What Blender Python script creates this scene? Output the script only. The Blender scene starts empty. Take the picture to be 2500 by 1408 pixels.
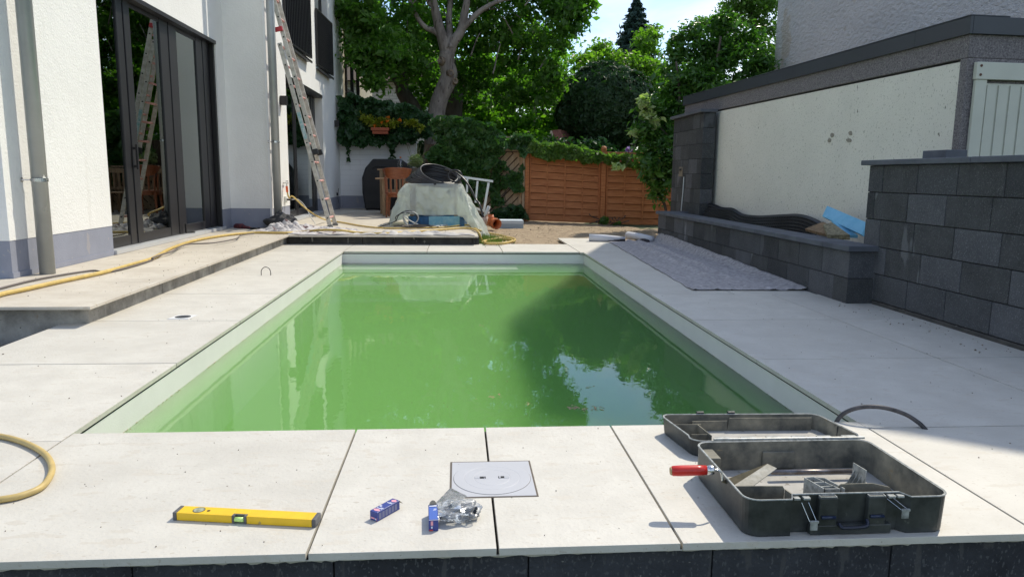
import bpy, bmesh, math, random
import numpy as np
from mathutils import Vector, Matrix, Euler, noise as mnoise
random.seed(7); rng=np.random.default_rng(7)
S=bpy.context.scene
# ---------------------------------------------------------------- camera
CF,CP,CY,CR=1766.03,0.15502,0.07589,0.01097
_f=Vector((math.sin(CY)*math.cos(CP),math.cos(CY)*math.cos(CP),-math.sin(CP)))
_r0=Vector((math.cos(CY),-math.sin(CY),0)); _u0=_r0.cross(_f)
_r=_r0*math.cos(CR)+_u0*math.sin(CR); _u=-_r0*math.sin(CR)+_u0*math.cos(CR)
cam=bpy.data.cameras.new('camera'); camo=bpy.data.objects.new('camera',cam); S.collection.objects.link(camo)
camo.matrix_world=Matrix(((_r.x,_u.x,-_f.x,0),(_r.y,_u.y,-_f.y,0),(_r.z,_u.z,-_f.z,1.0),(0,0,0,1)))
cam.sensor_width=36; cam.lens=36*CF/2500; cam.clip_end=2000; cam.clip_start=.05
S.camera=camo
# ---------------------------------------------------------------- world, sun, exposure
SUN_EL=math.radians(51); SUN_AZ=math.radians(45)     # sun stands to the far right (+x,+y)
W=bpy.data.worlds.new('World'); S.world=W; W.use_nodes=True
nt=W.node_tree; N=nt.nodes; L=nt.links; N.clear()
out=N.new('ShaderNodeOutputWorld'); bg=N.new('ShaderNodeBackground'); bg.inputs[1].default_value=0.15
sky=N.new('ShaderNodeTexSky'); sky.sky_type='NISHITA'; sky.sun_disc=False
sky.sun_elevation=SUN_EL; sky.sun_rotation=SUN_AZ; sky.dust_density=.35; sky.ozone_density=2.2
tc=N.new('ShaderNodeTexCoord'); sx=N.new('ShaderNodeSeparateXYZ'); L.new(tc.outputs['Generated'],sx.inputs[0])
zz=N.new('ShaderNodeMath'); zz.operation='ADD'; zz.inputs[1].default_value=.12; L.new(sx.outputs[2],zz.inputs[0])
dv=N.new('ShaderNodeVectorMath'); dv.operation='DIVIDE'; cb=N.new('ShaderNodeCombineXYZ')
for i in range(3): L.new(zz.outputs[0],cb.inputs[i])
L.new(tc.outputs['Generated'],dv.inputs[0]); L.new(cb.outputs[0],dv.inputs[1])
nz=N.new('ShaderNodeTexNoise'); nz.inputs['Scale'].default_value=1.1; nz.inputs['Detail'].default_value=7; nz.inputs['Roughness'].default_value=.55; nz.inputs['Distortion'].default_value=.3
L.new(dv.outputs[0],nz.inputs['Vector'])
cr=N.new('ShaderNodeValToRGB'); cr.color_ramp.elements[0].position=.44; cr.color_ramp.elements[1].position=.70
L.new(nz.outputs[0],cr.inputs[0])
mx=N.new('ShaderNodeMix'); mx.data_type='RGBA'; L.new(cr.outputs[0],mx.inputs[0]); L.new(sky.outputs[0],mx.inputs[6]); mx.inputs[7].default_value=(5.7,5.8,6.1,1)
L.new(mx.outputs[2],bg.inputs[0]); L.new(bg.outputs[0],out.inputs[0])
sl=bpy.data.lights.new('sun','SUN'); sl.energy=3.1; sl.angle=math.radians(.53); sl.color=(1,.925,.775)
so=bpy.data.objects.new('sun',sl); S.collection.objects.link(so); so.location=(20,20,30)
_sd=Vector((math.cos(SUN_EL)*math.sin(SUN_AZ),math.cos(SUN_EL)*math.cos(SUN_AZ),math.sin(SUN_EL)))
so.rotation_euler=_sd.to_track_quat('Z','Y').to_euler()
S.view_settings.view_transform='Standard'; S.view_settings.look='None'; S.view_settings.exposure=0.46; S.view_settings.gamma=1
S.render.engine='CYCLES'; cy=S.cycles; cy.use_denoising=True; cy.max_bounces=10; cy.transparent_max_bounces=24; cy.volume_bounces=4
cy.caustics_reflective=False; cy.caustics_refractive=False; cy.sample_clamp_indirect=6
# ---------------------------------------------------------------- where a photographed point lies on a plane of the place
C0=Vector((0,0,1))
def ray(u,v): return _f+_r*((u-1250)/CF)-_u*((v-704)/CF)
def Zp(u,v,z=0.): d=ray(u,v); return C0+d*((z-1)/d.z)
def Yp(u,v,y): d=ray(u,v); return C0+d*(y/d.y)
def Xp(u,v,x): d=ray(u,v); return C0+d*(x/d.x)
# ---------------------------------------------------------------- mesh builder
class MB:
    def __init__(s): s.v=[]; s.f=[]; s.mi=[]; s.m=0
    def add(s,vs,fs):
        b=len(s.v); s.v+= [tuple(p) for p in vs]; s.f+=[tuple(b+i for i in f) for f in fs]; s.mi+=[s.m]*len(fs); return s
    def box(s,x0,x1,y0,y1,z0,z1):
        return s.add([(x0,y0,z0),(x1,y0,z0),(x1,y1,z0),(x0,y1,z0),(x0,y0,z1),(x1,y0,z1),(x1,y1,z1),(x0,y1,z1)],
          [(3,2,1,0),(4,5,6,7),(0,1,5,4),(1,2,6,5),(2,3,7,6),(3,0,4,7)])
    def obox(s,c,sz,M=None):
        M=M or Matrix.Identity(3); c=Vector(c); h=[a/2 for a in sz]
        vs=[c+M@Vector((sx*h[0],sy*h[1],sz_*h[2])) for sz_ in(-1,1) for sx,sy in((-1,-1),(1,-1),(1,1),(-1,1))]
        return s.add(vs,[(3,2,1,0),(4,5,6,7),(0,1,5,4),(1,2,6,5),(2,3,7,6),(3,0,4,7)])
    def bar(s,a,b,w,t,up=(0,0,1)):
        a=Vector(a);b=Vector(b);d=b-a;l=d.length;x=d.normalized();y=Vector(up).cross(x)
        if y.length<1e-5: y=Vector((1,0,0))
        y.normalize(); z=x.cross(y)
        return s.obox((a+b)/2,(l,w,t),Matrix((x,y,z)).transposed())
    def prism(s,pts,dvec):
        d=Vector(dvec); n=len(pts); vs=[Vector(p) for p in pts]+[Vector(p)+d for p in pts]
        return s.add(vs,[tuple(range(n-1,-1,-1)),tuple(range(n,2*n))]+[(i,(i+1)%n,n+(i+1)%n,n+i) for i in range(n)])
    def tube(s,P,r,n=8,cap=True,closed=False):
        P=[Vector(p) for p in P]; k=len(P); R=r if isinstance(r,(list,tuple)) else [r]*k
        T=[]
        for i in range(k):
            a=P[(i-1)%k] if (closed or i>0) else P[i]; b=P[(i+1)%k] if (closed or i<k-1) else P[i]
            T.append((b-a).normalized())
        ref=Vector((0,0,1)) if abs(T[0].z)<.9 else Vector((1,0,0))
        nx=T[0].cross(ref).normalized(); vs=[]
        for i in range(k):
            nx=(nx-T[i]*nx.dot(T[i])).normalized(); ny=T[i].cross(nx)
            for j in range(n):
                a=2*math.pi*j/n; vs.append(P[i]+(nx*math.cos(a)+ny*math.sin(a))*R[i])
        fs=[]
        for i in range(k if closed else k-1):
            i2=(i+1)%k
            for j in range(n): fs.append((i*n+j,i*n+(j+1)%n,i2*n+(j+1)%n,i2*n+j))
        if cap and not closed: fs+= [tuple(range(n-1,-1,-1)),tuple((k-1)*n+j for j in range(n))]
        return s.add(vs,fs)
    def lathe(s,prof,c,n=24,M=None):
        c=Vector(c); M=M or Matrix.Identity(3); vs=[]
        for r,z in prof:
            for j in range(n): a=2*math.pi*j/n; vs.append(c+M@Vector((r*math.cos(a),r*math.sin(a),z)))
        fs=[(i*n+j,i*n+(j+1)%n,(i+1)*n+(j+1)%n,(i+1)*n+j) for i in range(len(prof)-1) for j in range(n)]
        if prof[0][0]>1e-4: fs.append(tuple(range(n-1,-1,-1)))
        if prof[-1][0]>1e-4: fs.append(tuple((len(prof)-1)*n+j for j in range(n)))
        return s.add(vs,fs)
    def grid(s,nx,ny,fn):
        vs=[fn(i/nx,j/ny) for j in range(ny+1) for i in range(nx+1)]
        return s.add(vs,[(j*(nx+1)+i,j*(nx+1)+i+1,(j+1)*(nx+1)+i+1,(j+1)*(nx+1)+i) for j in range(ny) for i in range(nx)])
def tag(o,label=None,cat=None,group=None,kind=None):
    if label:o['label']=label
    if cat:o['category']=cat
    if group:o['group']=group
    if kind:o['kind']=kind
    return o
def root(name,loc,label,cat,group=None,kind=None):
    o=bpy.data.objects.new(name,None); o.location=loc; o.empty_display_size=.1; S.collection.objects.link(o)
    return tag(o,label,cat,group,kind)
_wl={}
def wloc(o):
    p=Vector(o.location)
    while o.parent: o=o.parent; p+=Vector(o.location)
    return p
def build(m,name,mat,parent=None,bevel=0,smooth=False,solid=0,sub=0,at=None,seg=2,angle=40):
    base=wloc(parent) if parent else Vector((0,0,0))
    here=Vector(at) if at is not None else base
    me=bpy.data.meshes.new(name)
    me.from_pydata([(Vector(p)-here)[:] for p in m.v],[],m.f)
    mats=mat if isinstance(mat,(list,tuple)) else [mat]
    for q in mats: me.materials.append(q)
    if len(mats)>1: me.polygons.foreach_set('material_index',m.mi)
    me.update()
    if smooth: me.polygons.foreach_set('use_smooth',[True]*len(me.polygons))
    o=bpy.data.objects.new(name,me); S.collection.objects.link(o); o.location=here-base
    if parent:o.parent=parent
    if solid: q=o.modifiers.new('s','SOLIDIFY'); q.thickness=solid; q.offset=0
    if sub: q=o.modifiers.new('u','SUBSURF'); q.levels=sub; q.render_levels=sub
    if bevel: q=o.modifiers.new('b','BEVEL'); q.width=bevel; q.segments=seg; q.limit_method='ANGLE'; q.angle_limit=math.radians(angle)
    return o
# ---------------------------------------------------------------- materials
def mat(name,col,rough=.6,metal=0,spec=.5,var=0,vscale=6,bump=0,bscale=60,specks=None,alpha=None,coat=0,stretch=(1,1,1),detail=6,col2=None,ramp=(.35,.65),trans=0,ior=None,bump2=0,b2scale=5):
    m=bpy.data.materials.new(name); m.use_nodes=True; nt=m.node_tree; N=nt.nodes; L=nt.links
    p=N['Principled BSDF']; p.inputs['Base Color'].default_value=(*col,1); p.inputs['Roughness'].default_value=rough
    p.inputs['Metallic'].default_value=metal; p.inputs['Specular IOR Level'].default_value=spec
    if coat: p.inputs['Coat Weight'].default_value=coat
    if ior: p.inputs['IOR'].default_value=ior
    if trans: p.inputs['Transmission Weight'].default_value=trans
    tc=N.new('ShaderNodeTexCoord'); mp=N.new('ShaderNodeMapping'); mp.inputs['Scale'].default_value=stretch; L.new(tc.outputs['Object'],mp.inputs[0])
    cur=None
    if var or col2:
        n=N.new('ShaderNodeTexNoise'); n.inputs['Scale'].default_value=vscale; n.inputs['Detail'].default_value=detail; n.inputs['Roughness'].default_value=.62; L.new(mp.outputs[0],n.inputs['Vector'])
        r=N.new('ShaderNodeValToRGB'); r.color_ramp.elements[0].position=ramp[0]; r.color_ramp.elements[1].position=ramp[1]
        c2=col2 or tuple(min(1,c*(1+var)) for c in col); c1=col if col2 else tuple(c*(1-var) for c in col)
        r.color_ramp.elements[0].color=(*c1,1); r.color_ramp.elements[1].color=(*c2,1); L.new(n.outputs[0],r.inputs[0]); cur=r.outputs[0]
    if specks:
        for (sc,thr,sc_col,st) in specks:
            n=N.new('ShaderNodeTexNoise'); n.inputs['Scale'].default_value=sc; n.inputs['Detail'].default_value=3
            mp2=N.new('ShaderNodeMapping'); mp2.inputs['Scale'].default_value=st; L.new(tc.outputs['Object'],mp2.inputs[0]); L.new(mp2.outputs[0],n.inputs['Vector'])
            r=N.new('ShaderNodeValToRGB'); r.color_ramp.elements[0].position=thr; r.color_ramp.elements[1].position=thr+.03; L.new(n.outputs[0],r.inputs[0])
            x=N.new('ShaderNodeMix'); x.data_type='RGBA'; L.new(r.outputs[0],x.inputs[0])
            if cur: L.new(cur,x.inputs[6])
            else: x.inputs[6].default_value=(*col,1)
            x.inputs[7].default_value=(*sc_col,1); cur=x.outputs[2]
    if cur: L.new(cur,p.inputs['Base Color'])
    last=None
    for b,s in ((bump,bscale),(bump2,b2scale)):
        if b:
            n=N.new('ShaderNodeTexNoise'); n.inputs['Scale'].default_value=s; n.inputs['Detail'].default_value=4; L.new(mp.outputs[0],n.inputs['Vector'])
            bp=N.new('ShaderNodeBump'); bp.inputs['Strength'].default_value=1; bp.inputs['Distance'].default_value=b; L.new(n.outputs[0],bp.inputs['Height'])
            if last: L.new(last,bp.inputs['Normal'])
            last=bp.outputs[0]
    if last: L.new(last,p.inputs['Normal'])
    return m
def leafmat(name,c_dark,c_light,transl=.35,rough=.45):
    m=bpy.data.materials.new(name); m.use_nodes=True; nt=m.node_tree; N=nt.nodes; L=nt.links; p=N['Principled BSDF']; o=N['Material Output']
    at=N.new('ShaderNodeAttribute'); at.attribute_name='rnd'; r=N.new('ShaderNodeValToRGB')
    r.color_ramp.elements[0].color=(*c_dark,1); r.color_ramp.elements[1].color=(*c_light,1); L.new(at.outputs['Fac'],r.inputs[0])
    L.new(r.outputs[0],p.inputs['Base Color']); p.inputs['Roughness'].default_value=rough; p.inputs['Specular IOR Level'].default_value=.4
    t=N.new('ShaderNodeBsdfTranslucent'); g=N.new('ShaderNodeMix'); g.data_type='RGBA'; g.blend_type='MULTIPLY'; g.inputs[0].default_value=1
    L.new(r.outputs[0],g.inputs[6]); g.inputs[7].default_value=(1.5,2.0,.6,1); L.new(g.outputs[2],t.inputs[0])
    x=N.new('ShaderNodeMixShader'); x.inputs[0].default_value=transl; L.new(p.outputs[0],x.inputs[1]); L.new(t.outputs[0],x.inputs[2]); L.new(x.outputs[0],o.inputs[0])
    return m
def glassmat(name,tint=(.75,.8,.78),boost=1.0,rough=0.0,bump=0,refl=(1,1,1)):
    m=bpy.data.materials.new(name); m.use_nodes=True; nt=m.node_tree; N=nt.nodes; L=nt.links; N.remove(N['Principled BSDF']); o=N['Material Output']
    f=N.new('ShaderNodeFresnel'); f.inputs[0].default_value=1.52
    g=N.new('ShaderNodeBsdfGlossy'); g.inputs['Roughness'].default_value=rough; g.inputs['Color'].default_value=(*refl,1); t=N.new('ShaderNodeBsdfTransparent'); t.inputs[0].default_value=(*tint,1)
    mm=N.new('ShaderNodeMath'); mm.operation='MULTIPLY'; mm.use_clamp=True; mm.inputs[1].default_value=boost; L.new(f.outputs[0],mm.inputs[0])
    x=N.new('ShaderNodeMixShader'); L.new(mm.outputs[0],x.inputs[0]); L.new(t.outputs[0],x.inputs[1]); L.new(g.outputs[0],x.inputs[2]); L.new(x.outputs[0],o.inputs[0])
    if bump:
        n=N.new('ShaderNodeTexNoise'); n.inputs['Scale'].default_value=3; b=N.new('ShaderNodeBump'); b.inputs['Distance'].default_value=bump; L.new(n.outputs[0],b.inputs['Height']); L.new(b.outputs[0],g.inputs['Normal'])
    return m
STONES=[mat('stone_slab_%d'%i,tuple(a*k for a in (.515,.490,.435)),.6,var=0,col2=tuple(a*k for a in (.59,.565,.505)),vscale=3.2+i*.7,detail=12,bump=.0018,bscale=70,bump2=.002,b2scale=14+i,specks=[(9+i,.60,tuple(a*k for a in (.535,.50,.435)),(1,2.4,1)),(34+3*i,.66,(.47,.43,.365),(1,2.2,1)),(120,.69,(.38,.345,.29),(1,1.6,1)),(50+i,.765,(.22,.19,.15),(1,1.3,1))]) for i,k in enumerate((1.0,.94,1.035))]
STONE2=mat('stone_slab_warm',(.49,.44,.365),.6,col2=(.59,.54,.455),vscale=3.0,detail=12,bump=.0018,bscale=70,specks=[(11,.60,(.50,.44,.35),(1,2.4,1)),(38,.67,(.43,.37,.29),(1,2.2,1)),(50,.735,(.19,.15,.11),(1,1.3,1))])
JOINT=mat('joint_mortar',(.12,.10,.08),.9); CORE=mat('dark_core',(.012,.012,.013),.9)
BLOCK=mat('anthracite_block',(.022,.024,.028),.85,col2=(.055,.058,.066),vscale=4,bump=.004,bscale=110,specks=[(120,.66,(.12,.12,.125),(1,1,1)),(3.2,.70,(.09,.09,.10),(1,1,.35))],ramp=(.3,.75))
BLOCKV=[mat('anthracite_block_%d'%i,c1,.85,col2=c2,vscale=3+i,bump=.007,bscale=60,bump2=.006,b2scale=9,specks=[(130,.60,c3,(1,1,1)),(2.6+i*.4,.66,tuple(x*1.6 for x in c2),(1,1,.4)),(90,.74,(.16,.16,.16),(1,1,1))],ramp=(.25,.8)) for i,(c1,c2,c3) in enumerate((((.038,.040,.043),(.080,.084,.090),(.125,.130,.135)),((.022,.024,.026),(.050,.053,.056),(.092,.095,.098)),((.054,.056,.062),(.108,.111,.120),(.155,.158,.165)),((.034,.035,.036),(.072,.075,.077),(.115,.118,.118))))]
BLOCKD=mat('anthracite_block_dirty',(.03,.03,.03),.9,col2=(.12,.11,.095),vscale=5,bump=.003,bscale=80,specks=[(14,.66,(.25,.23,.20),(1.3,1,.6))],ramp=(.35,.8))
CAP=mat('coping_concrete',(.075,.082,.098),.8,col2=(.115,.125,.145),vscale=5,bump=.001,bscale=140)
PLASTER=mat('white_render',(.80,.79,.755),.85,col2=(.845,.835,.80),vscale=1.6,bump=.005,bscale=50,bump2=.004,b2scale=12,specks=[(2.2,.66,(.79,.775,.735),(2.5,2.5,.35))])
PLINTH=mat('grey_plinth',(.27,.285,.345),.8,var=.06,vscale=3,bump=.002,bscale=80,specks=[(26,.68,(.36,.35,.36),(1,1,1)),(5,.66,(.33,.32,.34),(1,1,.6))])
LINER=mat('pool_liner',(.76,.74,.725),.5,var=.03,vscale=4,bump=.0008,bscale=120)
ANTH=mat('anthracite_frame',(.013,.012,.014),.4)
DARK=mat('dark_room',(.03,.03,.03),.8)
BLACK=mat('black_plastic',(.012,.012,.013),.45)
ZINC=mat('zinc_pipe',(.37,.39,.39),.4,metal=.35,var=.08,vscale=3)
CHROME=mat('bright_steel',(.6,.6,.6),.25,metal=1)
ALU=mat('weathered_aluminium',(.62,.60,.54),.5,metal=.15,col2=(.40,.37,.31),vscale=14,bump=.0006,bscale=80)
# ================================================================ SETTING
XL,XR,YN,YF,YP=-1.4797,1.6612,1.8254,9.488,2.7881
ZT=.13
# ---- pool deck of large porcelain slabs
def slab(m,x0,x1,y0,y1,z=0,g=.004,t=.022):
    dz=random.uniform(-.0006,.0006); m.m=random.randrange(3); m.box(x0+g,x1-g,y0+g,y1-g,z-t+dz,z+dz)
dk=MB()
for a,b in ((-2.61,XL),(XL,-.4013),(-.4013,.1084),(.1084,.6188),(.6188,1.6676),(1.6676,2.726),(2.726,3.9)): slab(dk,a,b,YN,YP if XL<=a<1.6 else 2.7088,g=.0038)
ys=[2.7088+k*1.1121 for k in range(5)]+[9.45,10.49,11.67]
for i in range(len(ys)-1):
    x0=XR if ys[i]<9.44 else XR
    slab(dk,XR if i<5 else 1.62,2.40 if i>2 else 2.726,ys[i] if i else 2.7088,ys[i+1])
    if i<3: slab(dk,2.726,3.40,ys[i],ys[i+1])
slab(dk,2.40,3.14,6.0452,6.30)
ys=[2.704,3.841]+[3.841+1.1371*k for k in range(1,6)]
for i in range(len(ys)-1): slab(dk,-2.61,XL,ys[i],ys[i+1])
slab(dk,-2.61,XL,ys[-1],10.60)
for a,b in ((XL,-.403),(-.403,.595),(.595,1.6175)): slab(dk,a,b,YF,10.60)
deck=build(dk,'pool_deck',STONES,bevel=.0012); tag(deck,kind='structure')
bed=MB()
for r in ((-2.58,-1.50,1.87,4.85),(-2.42,-1.50,4.85,10.58),(-1.50,1.69,1.87,2.80),(1.69,3.4,1.87,6.2),(1.69,2.38,6.2,11.6),(-1.5,1.69,9.51,10.55)): bed.box(*r,-.10,-.024)
tag(build(bed,'deck_bed',CORE),kind='structure')
# ---- pool shell with four steps at the far end
sh=MB(); zb=-1.5
PX0,PX1,PY0,PY1=-1.492,1.676,2.80,9.502
sh.add([(PX0,PY0,-.034),(PX0,PY1,-.034),(PX0,PY1,zb),(PX0,PY0,zb)],[(0,1,2,3)])
sh.add([(PX1,PY0,-.034),(PX1,PY1,-.034),(PX1,PY1,zb),(PX1,PY0,zb)],[(3,2,1,0)])
sh.add([(PX0,PY1,-.034),(PX1,PY1,-.034),(PX1,PY1,zb),(PX0,PY1,zb)],[(0,1,2,3)])
sh.add([(PX0,PY0,-.034),(PX1,PY0,-.034),(PX1,PY0,zb),(PX0,PY0,zb)],[(3,2,1,0)])
sh.add([(PX0,PY0,zb),(PX1,PY0,zb),(PX1,PY1,zb),(PX0,PY1,zb)],[(0,1,2,3)])
for k in range(4): sh.box(PX0+.001,PX1-.9-.3*k,PY1-.34*(k+1),PY1-.34*k-.001,zb+.001,-.19-.15*k)
tag(build(sh,'pool_basin',LINER),kind='structure')
# ---- turbid green water
wm=bpy.data.materials.new('green_pool_water'); wm.use_nodes=True; nt=wm.node_tree; N=nt.nodes; L=nt.links; N.remove(N['Principled BSDF']); o=N['Material Output']
fr=N.new('ShaderNodeFresnel'); fr.inputs[0].default_value=1.48
gl=N.new('ShaderNodeBsdfGlossy'); gl.inputs['Roughness'].default_value=0.0
tr=N.new('ShaderNodeBsdfTransparent'); tr.inputs[0].default_value=(.93,1,.92,1)
df=N.new('ShaderNodeBsdfDiffuse'); df.inputs[0].default_value=(.16,.36,.06,1)
m1=N.new('ShaderNodeMixShader'); m1.inputs[0].default_value=.03
L.new(tr.outputs[0],m1.inputs[1]); L.new(df.outputs[0],m1.inputs[2])
m2=N.new('ShaderNodeMixShader'); L.new(fr.outputs[0],m2.inputs[0]); L.new(m1.outputs[0],m2.inputs[1]); L.new(gl.outputs[0],m2.inputs[2]); L.new(m2.outputs[0],o.inputs['Surface'])
tcn=N.new('ShaderNodeTexCoord'); mp=N.new('ShaderNodeMapping'); mp.inputs['Scale'].default_value=(1,.7,1); L.new(tcn.outputs['Object'],mp.inputs[0])
n1=N.new('ShaderNodeTexNoise'); n1.inputs['Scale'].default_value=9; n1.inputs['Detail'].default_value=3; L.new(mp.outputs[0],n1.inputs['Vector'])
n2=N.new('ShaderNodeTexNoise'); n2.inputs['Scale'].default_value=1.6; n2.inputs['Detail'].default_value=1; L.new(mp.outputs[0],n2.inputs['Vector'])
b1=N.new('ShaderNodeBump'); b1.inputs['Distance'].default_value=.0007; L.new(n1.outputs[0],b1.inputs['Height'])
b2=N.new('ShaderNodeBump'); b2.inputs['Distance'].default_value=.0011; L.new(n2.outputs[0],b2.inputs['Height']); L.new(b1.outputs[0],b2.inputs['Normal'])
L.new(b2.outputs[0],gl.inputs['Normal'])
va=N.new('ShaderNodeVolumeAbsorption'); va.inputs['Color'].default_value=(.35,.93,.32,1); va.inputs['Density'].default_value=.75
vs=N.new('ShaderNodeVolumeScatter'); vs.inputs['Color'].default_value=(.54,.97,.34,1); vs.inputs['Density'].default_value=1.9
ad=N.new('ShaderNodeAddShader'); L.new(va.outputs[0],ad.inputs[0]); L.new(vs.outputs[0],ad.inputs[1]); L.new(ad.outputs[0],o.inputs['Volume'])
w=MB(); w.box(PX0-.01,PX1+.01,PY0-.01,PY1+.01,zb-.05,-.155); water=build(w,'water',wm); tag(water,kind='structure')
# ---- raised terrace
tr_=MB()
Yt=[4.795,5.90,7.02,8.14,9.26,10.38]
for i in range(5):
    slab(tr_,-3.585 if Yt[i]>6 else -3.585,-2.372,Yt[i],Yt[i+1],ZT,.002,.02)
slab(tr_,-4.8,-3.585,4.795,5.90,ZT,.002,.02); slab(tr_,-4.8,-3.585,5.90,6.085,ZT,.002,.02)
slab(tr_,-6.0,-4.8,4.795,6.085,ZT,.002,.02)
slab(tr_,-3.585,-2.372,10.38,11.845,ZT,.002,.02)
xs=[-2.372,-1.28,-.19,.297]; yy=[10.385,11.845,13.0,14.15,15.3,16.45,17.6,18.74]
for j in range(len(yy)-1):
    for i in range(3): slab(tr_,xs[i],xs[i+1],yy[j],yy[j+1],ZT,.002,.02)
    if j: slab(tr_,-3.0,xs[0],yy[j],yy[j+1],ZT,.002,.02)
tag(build(tr_,'terrace',[STONE2]*3,bevel=.0012),kind='structure')
tb=MB(); tb.box(-6,-2.47,4.93,6.08,-.2,ZT-.022); tb.box(-3.6,-2.47,6.08,11.84,-.2,ZT-.022); tb.box(-2.47,.25,10.53,18.74,-.2,ZT-.022); tb.box(-3.0,-2.47,11.84,18.74,-.2,ZT-.022)
tag(build(tb,'terrace_bed',JOINT),kind='structure')
# edging blocks under the terrace
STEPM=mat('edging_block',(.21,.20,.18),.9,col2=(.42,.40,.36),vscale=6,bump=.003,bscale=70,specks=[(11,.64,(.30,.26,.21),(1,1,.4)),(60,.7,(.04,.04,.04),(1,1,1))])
def blockrow(m,p0,p1,z0,z1,th,lens,gap=.003):
    p0=Vector(p0);p1=Vector(p1);d=(p1-p0);Ln=d.length;d/=Ln;n=Vector((-d.y,d.x,0));s=0;i=0
    while s<Ln-.01:
        l=min(lens[i%len(lens)],Ln-s); i+=1
        a=p0+d*(s+gap); b=p0+d*(s+l-gap); o=random.uniform(-.0015,.0015)
        m.prism([a+n*o+Vector((0,0,z0)),b+n*o+Vector((0,0,z0)),b+n*th+Vector((0,0,z0)),a+n*th+Vector((0,0,z0))],(0,0,z1-z0)); s+=l
eb=MB(); blockrow(eb,(-2.437,4.896,0),(-2.437,10.53,0),-.03,ZT-.024,.05,[.22,1.0,1.0]); 
t=build(eb,'edging_blocks',STEPM,bevel=.003); tag(t,'dusty grey concrete edging running alongside the pool under the left terrace','edging')
eb=MB(); blockrow(eb,(-6,4.896,0),(-2.44,4.896,0),-.2,ZT-.024,.05,[1.5,1.0])
t=build(eb,'edging_blocks',STEPM,bevel=.003); tag(t,'brownish concrete edging facing the gravel pit at the terrace front','edging')
eb=MB(); blockrow(eb,(-2.41,10.50,0),(.262,10.50,0),-.03,ZT-.024,.05,[1.05,.435,.94,.2])
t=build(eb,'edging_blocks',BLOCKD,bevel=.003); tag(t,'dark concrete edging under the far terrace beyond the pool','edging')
eb=MB(); blockrow(eb,(.262,10.51,0),(.262,18.7,0),-.25,ZT-.024,-.05,[1.0])
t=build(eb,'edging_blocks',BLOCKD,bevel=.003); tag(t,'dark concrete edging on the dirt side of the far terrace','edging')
# ---- retaining wall below the near slabs
rw=root('retaining_wall',(0,1.86,-.6),'black speckled block wall carrying the near pool slabs','wall')
m=MB()
je=[-3.0]+[Yp(u,1395,1.857).x for u in (-160,322,815,1290,1738,2172,2600)]+[3.6]
for i in range(len(je)-1): m.box(je[i]+.002,je[i+1]-.002,1.857+random.uniform(-.001,.001),2.0,-.245,-.025)
for i in range(len(je)-1):
    for k in (1,2): m.box(je[i]+.002+.2*k,je[i+1]-.002+.2*k,1.858,2.0,-.245-.222*k,-.248-.222*(k-1))
dr=MB(); k=0; x=-2.6; pts=[]
while x<3.9: pts.append((x,-.0225-random.uniform(.001,.007)*(1+.8*mnoise.noise((x*3,0,0))))); x+=random.uniform(.008,.03)
dr.add([(a,1.834,-.0222) for a,b in pts]+[(a,1.838,b) for a,b in pts],[(i,i+1,len(pts)+i+1,len(pts)+i) for i in range(len(pts)-1)])
build(dr,'mortar_drips',STONES[1],rw,solid=.003)
NEARB=mat('near_wall_block',(.012,.013,.018),.85,col2=(.05,.053,.064),vscale=5,detail=12,bump=.004,bscale=90,specks=[(90,.60,(.075,.078,.085),(1.3,1,.7)),(8,.60,(.062,.062,.066),(2.2,1,.5)),(75,.73,(.18,.175,.165),(1,1,.8))],ramp=(.3,.7))
build(m,'blocks',NEARB,rw,bevel=.003)
# ---- ground: dirt yard, gravel pit, surroundings
DIRT=mat('dirt',(.20,.145,.09),.95,col2=(.40,.31,.205),vscale=9,bump=.014,bscale=30,detail=9,specks=[(34,.68,(.50,.44,.36),(1,1,1)),(20,.72,(.07,.05,.035),(1,1,1))],ramp=(.3,.7))
def dirtz(x,y): 
    b=-.05; b-= .11*max(0,min(1,(x-1.2)/3.2))*max(0,min(1,(y-12)/5))
    return b+.018*mnoise.noise((x*2.1,y*2.1,0))+.012*mnoise.noise((x*7,y*7,3))+.007*mnoise.noise((x*19,y*19,5))
g=MB(); g.grid(150,190,lambda a,b:(.2+a*5.4,10.45+b*7.4,dirtz(.2+a*5.4,10.45+b*7.4)))
tag(build(g,'dirt_yard',DIRT,smooth=True),kind='structure')
GRD=mat('lawn_soil',(.05,.07,.025),.95,var=.3,vscale=3)
g=MB(); 
g.add([(-300,-300,-.62),(300,-300,-.62),(300,400,-.62),(-300,400,-.62)],[(0,1,2,3)])
g.add([(-300,17.0,-.12),(300,17.0,-.12),(300,400,-.12),(-300,400,-.12)],[(0,1,2,3)])
g.add([(3.3,1.9,-.13),(60,1.9,-.13),(60,17,-.13),(3.3,17,-.13)],[(0,1,2,3)])
tag(build(g,'ground',GRD),kind='structure')
GRAV=mat('gravel_stone',(.10,.10,.105),.8,col2=(.30,.295,.29),vscale=9,bump=.002,bscale=60)
def pitz(x,y): return -.10+.05*mnoise.noise((x*1.7,y*1.7,1))-.05*max(0,min(1,(y-4.5)/.4))
g=MB(); g.grid(60,60,lambda a,b:(-6+a*3.42,1.9+b*3.05,pitz(-6+a*3.42,1.9+b*3.05)))
tag(build(g,'gravel_bed',GRAV,smooth=True),kind='structure')
g=MB()
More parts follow.
